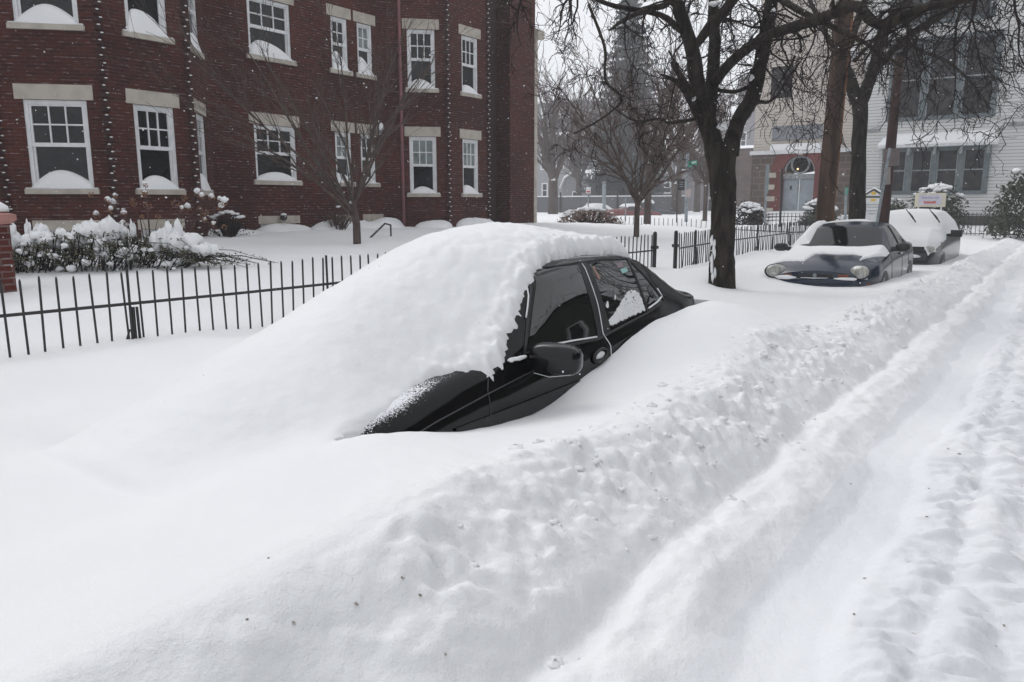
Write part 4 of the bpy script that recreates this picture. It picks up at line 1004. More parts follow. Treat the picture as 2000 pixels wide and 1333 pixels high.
tb = P(1410, 543, z=.62); DT = tb.dot(_F)
big = empty('street_tree', (tb.x, tb.y, 0), 0, 'big dark gnarled bare street tree between the black and navy cars, snow in its forks', 'tree')
bi = Matrix.Translation((-tb.x, -tb.y, 0))
T, Cn, r = MB(), MB(), random.Random(11)
d0 = DT; k_ = d0 / FPX
w_ = lambda px_: px_ * k_ / 2
limb([(1408, 600), (1410, 543), (1411, 480), (1413, 400), (1410, 330), (1407, 285)], [d0] * 6, [w_(56), w_(52), w_(46), w_(46), w_(52), w_(64)], T, 14)
LB = []
LB.append(limb([(1398, 300), (1375, 210), (1362, 165), (1352, 100), (1330, 30), (1310, -40), (1295, -110)], [d0, d0, d0, d0 - .1, d0 - .2, d0 - .3, d0 - .5], [w_(40), w_(30), w_(30), w_(28), w_(24), w_(20), w_(14)], T, 10))
LB.append(limb([(1425, 300), (1440, 240), (1470, 190), (1486, 120), (1500, 50), (1512, -30), (1530, -110)], [d0, d0 + .1, d0 + .2, d0 + .2, d0 + .1, d0, d0], [w_(38), w_(30), w_(30), w_(28), w_(28), w_(24), w_(18)], T, 10))
LB.append(limb([(1385, 230), (1392, 150), (1396, 80), (1392, 30), (1400, -60)], [d0, d0 + .2, d0 + .3, d0 + .4, d0 + .5], [w_(26), w_(26), w_(24), w_(22), w_(18)], T, 9))
LB.append(limb([(1352, 100), (1392, 45), (1425, 10), (1460, -40)], [d0 - .1, d0 - .1, d0 - .3, d0 - .5], [w_(14), w_(22), w_(20), w_(16)], T, 8))
LB.append(limb([(1392, 165), (1430, 120), (1490, 75), (1560, 50), (1620, 30), (1672, 12), (1700, 40), (1735, 48), (1790, 20), (1850, 8), (1930, -10)], [d0, d0 - .3, d0 - .7, d0 - 1.1, d0 - 1.5, d0 - 1.8, d0 - 2.1, d0 - 2.3, d0 - 2.6, d0 - 3, d0 - 3.4], [w_(20), w_(20), w_(18), w_(20), w_(19), w_(18), w_(16), w_(16), w_(14), w_(10), w_(7)], T, 8))
LB.append(limb([(1365, 215), (1345, 175), (1318, 130), (1314, 122)], [d0, d0 - .3, d0 - .6, d0 - .7], [w_(16), w_(13), w_(11), w_(8)], T, 7))
LB.append(limb([(1378, 260), (1345, 190), (1320, 160), (1292, 146)], [d0, d0 - .2, d0 - .5, d0 - .8], [w_(18), w_(14), w_(9), w_(4)], T, 7))
LB.append(limb([(1310, -10), (1300, 10), (1260, 20), (1215, 42), (1190, 60)], [d0 - .3, d0 - .6, d0 - 1.0, d0 - 1.5, d0 - 1.9], [w_(14), w_(12), w_(10), w_(7), w_(3)], T, 6))
LB.append(limb([(1330, 60), (1290, 30), (1200, 12), (1150, -5), (1110, -2)], [d0 - .2, d0 - .7, d0 - 1.4, d0 - 1.9, d0 - 2.4], [w_(14), w_(10), w_(8), w_(6), w_(4)], T, 6))
LB.append(limb([(1455, 215), (1480, 200), (1500, 200), (1520, 185)], [d0, d0 - .3, d0 - .5, d0 - .7], [w_(12), w_(9), w_(6), w_(3)], T, 6))
LB.append(limb([(1393, 175), (1430, 180), (1450, 175), (1475, 165)], [d0, d0, d0, d0 + .2], [w_(9), w_(8), w_(8), w_(10)], T, 6))
LB.append(limb([(1362, 232), (1310, 240), (1290, 232), (1240, 236), (1190, 205)], [d0, d0 - .6, d0 - 1.0, d0 - 1.4, d0 - 1.8], [w_(8), w_(7), w_(5), w_(4), w_(2)], T, 5))
LB.append(limb([(1150, 10), (1170, 60), (1182, 100), (1183, 160), (1215, 195), (1170, 235), (1120, 262)], [d0 - 2, d0 - 2.1, d0 - 2.2, d0 - 2.3, d0 - 2.3, d0 - 2.4, d0 - 2.5], [w_(5), w_(5), w_(5), w_(4), w_(3.5), w_(3), w_(2)], T, 5))
LB.append(limb([(1510, -10), (1560, 20), (1640, 60), (1700, 90), (1760, 130)], [d0, d0 - .8, d0 - 1.6, d0 - 2.2, d0 - 2.8], [w_(14), w_(12), w_(9), w_(6), w_(4)], T, 6))
Q = dict(levels=3, kids=(5, 4, 3), ratio=.58, wig=(.42, .52, .6), up=(-.12, -.3, -.35), spread=(30, 85), rr=.55, minr=.0042, seg=.11, tr=.022, **{'from': .12})
for i, (pp, rr) in enumerate(LB):
    big_i = i in (0, 1, 2, 3)
    deck(r, T, Cn, pp, rr, 2.2 if big_i else 2.6, Q, .75, up0=-.25, f0=.35 if big_i else .15)
# long pendulous shoots towards the road and over the cars
for (u, v, ln, n_) in ((1560, 60, 1.2, 4), (1600, 40, 1.3, 3), (1700, 40, 1.2, 3), (1760, 30, 1.3, 3), (1840, 10, 1.3, 3), (1910, -10, 1.3, 3), (1960, -30, 1.3, 3), (1480, 120, 1.0, 4), (1500, 60, 1.1, 4), (1420, 10, .9, 3), (1250, 20, .9, 4), (1130, 0, .8, 4), (1010, -10, .6, 3), (1330, 100, .8, 3), (1540, 120, 1., 4)):
    for _ in range(n_):
        dd = d0 - np.interp(u, [1000, 1300, 1500, 1960], [2.5, .6, .5, 3.4]) + r.uniform(-.6, .6)
        p0 = P(u + r.uniform(-30, 30), v + r.uniform(-25, 15), d=dd)
        grow(r, T, Cn, p0, Vector((r.uniform(-.6, .8), r.uniform(-.5, .5), r.uniform(-.7, .35))), ln * r.uniform(.7, 1.3), .018, 0, dict(Q, kids=(5, 4, 2), wig=(.34, .5, .6)))
o = T.build('trunk', M['bark'], big, smooth=True); o.matrix_parent_inverse = bi
o = Cn.build('crown', M['twig'], big); o.matrix_parent_inverse = bi
sn = MB()
for (u, v, a, b) in ((1412, 243, 12, 11), (1352, 190, 7, 10), (1466, 150, 6, 8), (1395, 5, 12, 7), (1345, 30, 4, 8), (1510, 20, 5, 9)):
    sn.blob(P(u, v + b * .4, d=d0 - .20), (w_(2 * a), w_(2 * a) * .6, w_(2 * b) * .6), 12, 8, jit=.25, seed=u)
    sn.blob(P(u + a * .4, v + b * .1, d=d0 - .16), (w_(a), w_(a), w_(b)), 10, 8, jit=.25, seed=u + 1)
o = sn.build('fork_snow', M['snow_obj'], big, smooth=True); o.matrix_parent_inverse = bi
sn = MB()
for k in range(9): sn.blob(P(1392 + r.uniform(-4, 5), 470 + k * 9, d=d0 - w_(40)), (.02, .02, .07), 7, 5, jit=.3, seed=k)
o = sn.build('trunk_snow', M['snow_obj'], big, smooth=True); o.matrix_parent_inverse = bi

# second street tree
t2 = P(1675, 470, x=-3.95); D2 = t2.dot(_F); k2 = D2 / FPX / 2
tr2 = empty('street_tree', (t2.x, t2.y, 0), 0, 'dark bare tree forking in a Y behind the navy sedan, beside the leaning pole', 'tree')
T, Cn, r = MB(), MB(), random.Random(21); bi2 = Matrix.Translation((-t2.x, -t2.y, 0))
K = lambda q: q * k2
limb([(1672, 500), (1674, 430), (1676, 330), (1680, 230), (1678, 185)], [D2] * 5, [K(34), K(31), K(28), K(28), K(34)], T, 12)
LB = [limb([(1674, 200), (1658, 150), (1652, 120), (1668, 60), (1690, 0), (1700, -60)], [D2, D2, D2, D2, D2 + .2, D2 + .3], [K(26), K(22), K(18), K(16), K(14), K(10)], T, 8),
      limb([(1684, 195), (1705, 140), (1716, 95), (1740, 40), (1775, 0), (1800, -50)], [D2, D2, D2 - .1, D2 - .2, D2 - .4, D2 - .6], [K(26), K(22), K(20), K(20), K(17), K(13)], T, 8),
      limb([(1700, 150), (1740, 105), (1790, 60), (1840, 30), (1900, -20)], [D2, D2 - .6, D2 - 1.2, D2 - 1.9, D2 - 2.6], [K(14), K(14), K(13), K(11), K(8)], T, 7),
      limb([(1668, 120), (1700, 85), (1728, 55)], [D2, D2, D2], [K(9), K(8), K(6)], T, 6),
      limb([(1760, 75), (1800, 100), (1850, 120), (1900, 165), (1935, 215)], [D2 - 1, D2 - 1.5, D2 - 2, D2 - 2.5, D2 - 2.8], [K(8), K(7), K(6), K(4), K(2)], T, 5),
      limb([(1655, 130), (1620, 80), (1590, 20), (1570, -30)], [D2, D2 + .5, D2 + 1, D2 + 1.4], [K(12), K(10), K(9), K(8)], T, 6)]
Q2 = dict(Q, ratio=.58, minr=.0045)
for i, (pp, rr) in enumerate(LB): deck(r, T, Cn, pp, rr, 3.0, Q2, 1.0, up0=-.2, f0=.25)
for (u, v, n_) in ((1780, 60, 2), (1830, 40, 3), (1880, 60, 3), (1930, 60, 4), (1980, 60, 4), (1900, 150, 2), (1960, 130, 3), (2030, 60, 4)):
    for _ in range(n_):
        p0 = P(u + r.uniform(-35, 35), v + r.uniform(-50, 30), d=D2 - 2 + r.uniform(-1.2, 1.2))
        grow(r, T, Cn, p0, Vector((r.uniform(-.7, .9), r.uniform(-.5, .5), r.uniform(-.8, .3))), r.uniform(.9, 1.7), .018, 0, dict(Q2, kids=(5, 4, 2)))
o = T.build('trunk', M['bark'], tr2, smooth=True); o.matrix_parent_inverse = bi2
o = Cn.build('crown', M['twig'], tr2); o.matrix_parent_inverse = bi2
o = MB().blob(P(1668, 102, d=D2 - .1), (.09, .08, .12), 10, 7, jit=.2).build('fork_snow', M['snow_obj'], tr2, smooth=True); o.matrix_parent_inverse = bi2

def small_tree(name, base, label, H, kids, q, seed, tm, cm, r0, fork, n0=6, tilt=.35, group=None, snowfork=True):
    root = empty(name, base, 0, label, 'tree', group); rr = random.Random(seed); T, Cn = MB(), MB()
    top = Vector((rr.uniform(-.05, .05), rr.uniform(-.05, .05), fork))
    T.tube([(0, 0, -.5), (0, 0, fork * .5), top], [r0 * 1.15, r0, r0 * .95], 8)
    for k in range(n0):
        a = 2 * math.pi * (k + rr.uniform(-.3, .3)) / n0; tl = tilt * rr.uniform(.55, 1.3)
        d = Vector((math.cos(a) * tl, math.sin(a) * tl, 1)).normalized()
        grow(rr, T, Cn, top + Vector((0, 0, -rr.uniform(0, .25))), d, H * rr.uniform(.55, .8), r0 * rr.uniform(.45, .65), 0, q)
    T.build('trunk', tm, root, smooth=True); Cn.build('crown', cm, root)
    if snowfork: MB().blob(top + Vector((.02, -.02, .03)), (r0 * .8, r0 * .8, r0 * .6), 8, 6, jit=.2, seed=seed).build('fork_snow', M['snow_obj'], root, smooth=True)
    return root
QV = dict(levels=3, kids=(8, 5, 3), ratio=.5, wig=(.10, .13, .16), up=(.10, .15, .15), spread=(18, 42), rr=.5, minr=.0035, seg=.3, tr=.02, **{'from': .12})
b = P(698, 486, x=-11.6)
small_tree('yard_tree', (b.x, b.y, hz(b.x, b.y)), 'slender vase-shaped bare tree in the yard in front of the brick house', 5.6, 0, dict(QV, kids=(9, 5, 3), spread=(14, 38), up=(.04, .12, .12)), 31, M['bark_light'], M['bark_light'], .075, .80, 10, .85)
b = P(1243, 455, x=-9.2)
small_tree('yard_tree', (b.x, b.y, hz(b.x, b.y)), 'small reddish bare tree in the yard behind the gateway, nearest of that cluster', 4.9, 0, dict(QV, minr=.0055, kids=(9, 6, 4), up=(.06, .1, .1), spread=(18, 45)), 33, M['bark_light'], M['twig_red'], .075, 1.1, 9, .75)
b = P(1264, 436, y=29.5)
small_tree('street_side_tree', (b.x, b.y, .7), 'tall bare tree just behind the small reddish yard tree, before the red car', 6.5, 0, dict(QV, wig=(.14, .2, .2), minr=.008, kids=(9, 6, 3)), 35, M['bark_light'], M['twig_red'], .15, 2.6, 6, .5)
b = P(1080, 430, y=58)
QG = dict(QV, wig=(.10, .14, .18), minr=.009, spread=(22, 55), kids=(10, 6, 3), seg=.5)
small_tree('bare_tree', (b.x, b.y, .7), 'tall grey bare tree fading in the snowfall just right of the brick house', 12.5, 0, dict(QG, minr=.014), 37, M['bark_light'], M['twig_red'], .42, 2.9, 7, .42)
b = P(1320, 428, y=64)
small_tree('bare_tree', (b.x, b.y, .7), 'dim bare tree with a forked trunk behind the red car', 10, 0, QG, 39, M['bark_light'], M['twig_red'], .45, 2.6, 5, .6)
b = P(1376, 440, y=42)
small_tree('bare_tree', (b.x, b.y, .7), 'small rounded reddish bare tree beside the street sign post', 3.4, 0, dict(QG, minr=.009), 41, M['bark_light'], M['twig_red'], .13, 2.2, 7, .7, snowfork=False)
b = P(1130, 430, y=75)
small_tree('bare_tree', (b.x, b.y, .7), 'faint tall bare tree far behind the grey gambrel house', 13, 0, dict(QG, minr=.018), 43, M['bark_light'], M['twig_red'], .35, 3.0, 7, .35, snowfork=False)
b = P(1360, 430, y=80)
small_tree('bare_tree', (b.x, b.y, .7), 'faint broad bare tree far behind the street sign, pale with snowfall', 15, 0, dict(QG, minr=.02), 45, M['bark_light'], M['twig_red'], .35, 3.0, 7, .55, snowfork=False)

# big spruce, far
b = P(1222, 426, y=74); sp_ = empty('spruce_tree', (b.x, b.y, .7), 0, 'very tall dark spruce rising behind the bare yard trees', 'tree'); r = random.Random(5)
MB().tube([(0, 0, -1), (0, 0, 8), (0, 0, 25)], [.35, .14, .02], 8).build('trunk', M['bark_light'], sp_, smooth=True)
cr_ = MB(); Hs = 25.5
z = 1.6
while z < Hs:
    R_ = 4.9 * (1 - z / Hs) ** .85 + .15; nb = int(6 + R_ * 2)
    for k in range(nb):
        a = r.uniform(0, 6.283); Lb = R_ * r.uniform(.6, 1.15); dr = -.28 - .15 * r.random()
        n = max(3, int(Lb / .38)); px_, d_ = Vector((0, 0, z)), Vector((math.cos(a), math.sin(a), .12))
        for i in range(n):
            f = (i + 1) / n; q = Vector((math.cos(a) * Lb * f, math.sin(a) * Lb * f, z + Lb * (dr * f + .22 * f * f)))
            for _ in range(5):
                s_ = r.uniform(.25, .55) * (1.15 - .5 * f); e = Vector((r.uniform(-.6, .6), r.uniform(-.6, .6), -r.uniform(.5, 1.2))).normalized() * s_
                sd_ = Vector((r.uniform(-1, 1), r.uniform(-1, 1), r.uniform(-.3, .3))).normalized() * .11
                c = q + Vector((r.uniform(-.15, .15), r.uniform(-.15, .15), 0))
                cr_.add([c - sd_, c + sd_, c + e + sd_ * .3, c + e - sd_ * .3], [(0, 1, 2, 3)])
    z += .24
cr_.build('crown', M['needle'], sp_)

# ------------------------------------------------------------------ church across the cross street
CY = 42.0
ch = empty('church', (-8, CY, 0), 0, 'weathered white clapboard church with tall grey-framed windows and a stone entrance arch', 'church')
chi = Matrix.Translation((8, -CY, 0))
def part(o, inv): o.matrix_parent_inverse = inv; return o
xl = P(1668, 395, y=CY).x; xr = 9.0
def pr(u0, v0, u1, v1, y): a = P(u0, (v0 + v1) / 2, y=y); b = P(u1, (v0 + v1) / 2, y=y); um = (u0 + u1) / 2; return a.x, b.x, P(um, v1, y=y).z, P(um, v0, y=y).z
W1 = pr(1742, 75, 1948, 228, CY); W2 = pr(1726, 290, 1928, 375, CY); W0 = pr(1750, -140, 1950, 40, CY)
FW = Face((xl, CY), (xr, CY))
holes = [(W[0] - xl, W[1] - xl, W[2], W[3]) for W in (W1, W2, W0)]
part(wall('wall', (xl, CY), (xr, CY), 0, 14, holes, M['siding_white'], ch), chi)
part(wall('wall', (xr, CY), (xr, CY + 12), 0, 14, [], M['siding_white'], ch), chi)
def bank_window(W, n, bracket=False):
    fr = MB(); x0, x1, z0, z1 = W; y = CY
    fw = .16; step = (x1 - x0) / n
    for a in ((x0 - .08, x0 + fw, z0 - .1, z1 + .12), (x1 - fw, x1 + .08, z0 - .1, z1 + .12)): fr.bbox((a[0], y - .12, a[2]), (a[1], y + .1, a[3]))
    fr.bbox((x0 + fw, y - .10, z1 - .12), (x1 - fw, y + .1, z1 + .10)); fr.bbox((x0 + fw, y - .13, z0 - .12), (x1 - fw, y + .1, z0 + .05))
    for k in range(1, n): xx = x0 + step * k; fr.bbox((xx - .13, y - .09, z0 + .05), (xx + .13, y + .1, z1 - .12))
    w_ = part(fr.build('window', M['teal_frame'], ch), chi)
    for k in range(n):
        a, b = x0 + step * k + .13, x0 + step * (k + 1) - .13
        p = MB(); p.add([(a - .05, y + .08, z0), (b + .05, y + .08, z0), (b + .05, y + .08, z1), (a - .05, y + .08, z1)], [(0, 1, 2, 3)]); p.build('pane', M['pane_grey'], w_).matrix_parent_inverse = Matrix()
        q = MB(); zm = z0 + (z1 - z0) * .5; q.bbox((a - .02, y + .03, zm - .03), (b + .02, y + .07, zm + .03)); q.bbox((a, y - .02, z0 + .05), (a + .04, y + .07, z1 - .12)); q.bbox((b - .04, y - .02, z0 + .05), (b, y + .07, z1 - .12))
        q.build('sash_bar', M['frame_light'], w_)
    return w_
M['pane_grey'] = noisy(mat('leaded_pane', (.025, .023, .025), .5, spec=.2), (.05, .047, .048), 3.5, lo=.42, hi=.62)
M['frame_light'] = noisy(mat('flaking_grey_paint', (.32, .34, .35), .7), (.2, .22, .23), 9)
bank_window(W1, 3); bank_window(W2, 4); bank_window(W0, 3)
# awning roof over the lower window
x0, x1, z0, z1 = W2; aw = MB()
aw.add([(x0 - .25, CY - .55, z1 + .16), (x1 + .35, CY - .55, z1 + .16), (x1 + .15, CY - .003, z1 + .62), (x0 + .1, CY - .003, z1 + .62), (x0 - .25, CY - .55, z1 + .06), (x1 + .35, CY - .55, z1 + .06), (x1 + .35, CY - .003, z1 + .06), (x0 - .25, CY - .003, z1 + .06)],
       [(0, 1, 2, 3), (4, 5, 1, 0), (4, 7, 6, 5), (0, 3, 7, 4), (1, 5, 6, 2)])
a_ = part(aw.build('awning', M['white_paint'], ch), chi)
aw = MB(); aw.add([(x0 - .27, CY - .57, z1 + .165), (x1 + .37, CY - .57, z1 + .165), (x1 + .17, CY - .006, z1 + .68), (x0 + .08, CY - .006, z1 + .68), (x0 - .27, CY - .57, z1 + .24), (x1 + .37, CY - .57, z1 + .24), (x1 + .17, CY - .006, z1 + .74), (x0 + .08, CY - .006, z1 + .74)], [(3, 2, 1, 0), (4, 5, 6, 7), (0, 1, 5, 4), (1, 2, 6, 5), (3, 0, 4, 7)])
aw.build('awning_snow', M['snow_obj'], a_)
for k in range(5): xx = x0 + (x1 - x0) * k / 4; MB().bbox((xx - .06, CY - .45, z1 - .30), (xx + .06, CY - .14, z1 + .05)).build('bracket', M['frame_light'], a_)
m_ = MB(); m_.bbox((x1 + .6, CY - .12, P(1900, 250, y=CY).z), (xr, CY - .003, P(1900, 250, y=CY).z + .12)); m_.bbox((xl + .05, CY - .12, P(1700, 258, y=CY).z), (x0 - .3, CY - .003, P(1700, 258, y=CY).z + .12)); part(m_.build('drip_board', M['frame_light'], ch), chi)
m_ = MB(); m_.bbox((xl, CY - .10, .3), (xr, CY - .002, P(1900, 422, y=CY).z)); part(m_.build('stone_base', M['fieldstone_dark'] if 'fieldstone_dark' in M else mat('dark_base_stone', (.07, .065, .06), .9), ch), chi)
# cream tower over the stone entrance (in front of the main wall's left end)
TY = CY + .6
xa = P(1466, 395, y=TY).x; zs = P(1560, 297, y=TY).z
Wd = pr(1506, 130, 1548, 192, TY)
part(wall('wall', (xa, TY), (xl, TY), zs, 13.5, [(Wd[0] - xa, Wd[1] - xa, Wd[2], Wd[3])], M['siding_cream'], ch), chi)
part(wall('wall', (xa, TY + 9), (xa, TY), zs, 13.5, [], M['siding_cream'], ch), chi)
m_ = MB(); m_.bbox((Wd[0], TY + .02, Wd[2]), (Wd[1], TY + .12, Wd[3])); part(m_.build('window', M['pane_grey'], ch), chi)
Fs = Face((xa, TY - .15), (xl + .6, TY - .15))
dx0, dx1 = P(1528, 380, y=TY).x, P(1590, 380, y=TY).x; dcx = (dx0 + dx1) / 2; dr = (dx1 - dx0) / 2; dz = P(1560, 335, y=TY).z; zg = .4
# stone front with an arched opening, built as a fan of quads
so_ = MB(); so_.uv = []
def sq(pts, y=TY - .15):
    k = len(so_.v)
    for (x, z) in pts: so_.v.append((x, y, z)); so_.uv.append((x, z))
    so_.f.append(tuple(range(k, k + len(pts))))
R2 = dr + .62
sq([(xa, zg), (dcx - R2, zg), (dcx - R2, dz), (xa, dz)]); sq([(dcx + R2, zg), (xl + .6, zg), (xl + .6, dz), (dcx + R2, dz)])
n = 20
for i in range(n):
    a0, a1 = math.pi * i / n, math.pi * (i + 1) / n
    p0, p1 = (dcx + R2 * math.cos(a0), dz + R2 * math.sin(a0)), (dcx + R2 * math.cos(a1), dz + R2 * math.sin(a1))
    sq([p1, p0, (p0[0], zs - .02), (p1[0], zs - .02)])
sq([(xa, dz), (dcx - R2, dz), (dcx - R2, zs - .02), (xa, zs - .02)]); sq([(dcx + R2, dz), (xl + .6, dz), (xl + .6, zs - .02), (dcx + R2, zs - .02)])
part(so_.build('stone_front', M['fieldstone'], ch), chi)
so2 = MB(); so2.bbox((xa - .02, TY - .145, zg), (xa + .02, TY + 8, zs - .02)); part(so2.build('stone_side', mat('tan_stone_side', (.2, .16, .12), .9), ch), chi)
ab = MB(); ab.uv = []
for i in range(n):
    for (r0_, r1_, y0_, y1_) in ((dr, R2, TY - .20, TY - .20), (dr, dr, TY - .20, TY + .2)):
        k = len(ab.v)
        for a, rr_, yy_ in ((math.pi * i / n, r0_, y0_), (math.pi * i / n, r1_, y1_), (math.pi * (i + 1) / n, r1_, y1_), (math.pi * (i + 1) / n, r0_, y0_)):
            ab.v.append((dcx + rr_ * math.cos(a), yy_, dz + rr_ * math.sin(a))); ab.uv.append((a * (dr + .3), rr_ + yy_))
        ab.f.append((k, k + 1, k + 2, k + 3))
for s_ in (-1, 1):
    k = len(ab.v); 
    for x, z in ((dr, zg), (R2, zg), (R2, dz), (dr, dz)): ab.v.append((dcx + s_ * x, TY - .20, z)); ab.uv.append((x, z))
    ab.f.append((k, k + 1, k + 2, k + 3)); k = len(ab.v)
    for y_, z in ((TY - .2, zg), (TY + .2, zg), (TY + .2, dz), (TY - .2, dz)): ab.v.append((dcx + s_ * dr, y_, z)); ab.uv.append((y_, z))
    ab.f.append((k, k + 1, k + 2, k + 3))
arch = part(ab.build('brick_arch', M['brick_arch'], ch), chi)
m_ = MB(); m_.box((dcx, TY - .205, dz + dr + .31), (.30, .06, .60), taper=1.25)
for s_ in (-1, 1):
    for k in range(4): m_.box((dcx + s_ * (R2 - .06), TY - .19, zg + .9 + k * .62), (.34 + .1 * (k % 2), .06, .26))
m_.build('quoin', M['stone_trim'], arch)
m_ = MB(); zd = P(1560, 415, y=TY).z; zt_ = P(1560, 350, y=TY).z
m_.bbox((dcx - dr, TY + .12, zd), (dcx - .02, TY + .2, zt_)); m_.bbox((dcx + .02, TY + .12, zd), (dcx + dr, TY + .2, zt_))
dd_ = part(m_.build('door', M['door_grey'], ch), chi)
hh = (zt_ - zd) / 6; cw = dr / 4
for s_ in (-1, 1):
    m_ = MB(); m_.box((dcx + s_ * (dr * .5 + .01), TY + .117, (zd + zt_) / 2), (dr * .9, .012, (zt_ - zd) * .98))
    for i in range(4):
        for j in range(6): m_.box((dcx + s_ * (.06 + (i + .5) * (dr - .1) / 4), TY + .11, zd + (j + .5) * hh), (cw * .62, .04, hh * .62))
    m_.build('door_panel', noisy(mat('door_panel_paint', (.36, .40, .44), .5), (.3, .34, .38), 5), dd_)
m_ = MB(); m_.bbox((dcx - .10, TY + .05, zd + 1.0), (dcx - .05, TY + .1, zd + 1.5)); m_.bbox((dcx + .05, TY + .05, zd + 1.0), (dcx + .10, TY + .1, zd + 1.5)); m_.build('door_pull', M['chrome'], dd_)
m_ = MB(); m_.bbox((dcx - dr * .58, TY + .085, zd + (zt_ - zd) * .68), (dcx - dr * .44, TY + .11, zd + (zt_ - zd) * .80)); m_.build('notice', mat('black_notice', (.02, .02, .02), .5), dd_)
m_ = MB(); m_.bbox((dcx - dr, TY + .0, zt_ + .003), (dcx + dr, TY + .22, zt_ + .26)); tf = part(m_.build('transom', M['frame_light'], ch), chi)
m_ = MB(); vs = [(dcx, TY + .16, zt_ + .26)]
zc = dz
for i in range(21): a = math.pi * i / 20; vs.append((dcx + dr * math.cos(a), TY + .16, max(zt_ + .26, dz + dr * math.sin(a))))
m_.add(vs, [(0, i + 1, i + 2) for i in range(20)]); m_.build('fanlight', M['pane'], tf)
m_ = MB(); rc = dr * .55
m_.tube([(dcx + rc * math.cos(a), TY + .1, dz + dr * .44 + rc * math.sin(a)) for a in np.linspace(0, 2 * math.pi, 29)], .055, 6, cap=False)
m_.tube([(dcx + (dr - .05) * math.cos(a), TY + .1, dz + (dr - .05) * math.sin(a)) for a in np.linspace(0, math.pi, 21)], .07, 6, cap=False); m_.build('tracery', M['frame_light'], tf, smooth=True)
MB().blob((dcx - .1, TY + .0, dz + .12), .05, 8, 6).build('lit_bulb', mat('warm_bulb', (1, .7, .4), .5, Emission_Color=(1, .62, .3, 1), Emission_Strength=2.0), tf)
# ledge roof with snow and a grey panel above the entrance
ex0, ex1 = P(1508, 285, y=TY).x, P(1605, 285, y=TY).x; ez = P(1560, 283, y=TY).z
m_ = MB(); m_.bbox((xa - .1, TY - .30, zs - .10), (xl + .1, TY - .002, zs + .10)); lg = part(m_.build('ledge', M['white_paint'], ch), chi)
m_ = MB(); m_.bbox((ex0, TY - .32, zs + .103), (ex1, TY - .004, zs + .42)); m_.build('ledge_snow', M['snow_obj'], lg)
m_ = MB(); m_.bbox((ex0, TY - .10, zs + .62), (ex1, TY - .004, zs + 1.35)); part(m_.build('grey_panel', noisy(mat('slate_panel', (.25, .26, .28), .7), (.21, .22, .24), 3), ch), chi)
MB().box((P(1588, 284, y=TY).x, TY - .12, P(1588, 284, y=TY).z), (.30, .04, .22), ry=.3).build('yellow_tag', mat('yellow_tag', (.65, .55, .04), .5), lg)
m_ = MB()
for k in range(5): m_.bbox((dcx - dr - .9, TY - .3 - .38 * k, .3), (dcx + dr + .7, TY + .1 - .38 * k, zd - .06 - .14 * k))
stp = part(m_.build('steps', M['stone_trim'], ch), chi)
m_ = MB()
for k in range(4): m_.blob((dcx + .1 * k, TY - .25 - .42 * k, zd - .06 - .16 * k), (dr + .8, .36, .14), 20, 8, jit=.03, zmin=-.2)
m_.build('step_snow', M['snow_obj'], stp, smooth=True)
m_ = MB(); m_.prism([(xl, CY), (xr, CY), (xr, CY + 12), (xa, CY + 12), (xa, TY), (xl, TY)], 13.6, 14.2); part(m_.build('roof', M['siding_grey'], ch), chi)

# ------------------------------------------------------------------ poles and signs
b = P(1607, 452, x=-3.75); up_ = empty('utility_pole', (b.x, b.y, 0), 0, 'thick weathered brown wooden utility pole leaning between two trees, orange strip down one side', 'pole')
tp = P(1655, -60, x=-3.55); base = Vector((b.x, b.y, 0)); bot = Vector((b.x - .02, b.y, .1)); pts = [bot.lerp(tp, k / 6) - base for k in range(7)]
kk = b.dot(_F) / FPX / 2
MB().tube(pts, [34 * kk, 33 * kk, 33 * kk, 32 * kk, 31 * kk, 30 * kk, 30 * kk], 16).build('shaft', M['pole_wood'], up_, smooth=True)
off = _R * (27 * kk) - Vector((_F.x, _F.y, 0)) * (10 * kk)
MB().tube([p + off for p in pts[1:]], 7 * kk, 6).build('orange_strip', M['pole_edge'], up_)
b = P(1722, 470, x=-3.2); tp = P(1757, 108, x=-3.15); rp = empty('rusty_post', (b.x, b.y, 0), 0, 'thin rust-brown steel post with a rounded top and back-to-back street signs', 'post')
base = Vector((b.x, b.y, 0)); kk = b.dot(_F) / FPX / 2
MB().tube([Vector((b.x, b.y, .3)) - base, (b + tp) / 2 - base, tp - base], [20 * kk, 19 * kk, 17 * kk], 10).build('shaft', M['rust'], rp, smooth=True)
MB().blob(tp - base, (19 * kk,) * 3, 10, 8).build('cap', M['iron'], rp, smooth=True)
def sign_panel(mb, u, v, wpx, hpx, x, name, m_, parent, base, th=.02, tilt=0):
    c = P(u, v, x=x); k = c.dot(_F) / FPX; mb = MB(); mb.box(c - base, (wpx * k, th, hpx * k), rz=YAW, ry=tilt); return mb.build(name, m_, parent)
MG = noisy(mat('sign_back_grey', (.19, .16, .16), .6), (.15, .125, .125), 5)
b = P(1700, 470, x=-2.9); gp_ = empty('sign_post', (b.x, b.y, 0), 0, 'slanting galvanised sign post with blank grey sign backs beside the rusty post', 'sign post'); base = Vector((b.x, b.y, 0))
tp = P(1738, 290, x=-2.85)
MB().tube([Vector((b.x, b.y, .3)) - base, P(1712, 440, x=-2.9) - base, tp - base], .028, 6).build('shaft', M['galv'], gp_)
sign_panel(None, 1741, 308, 32, 34, -2.86, 'sign_face', MG, gp_, base, tilt=-.08); sign_panel(None, 1733, 344, 12, 34, -2.87, 'sign_face', noisy(mat('beige_sign', (.33, .29, .27), .6), (.28, .25, .23), 4), gp_, base, tilt=-.08)
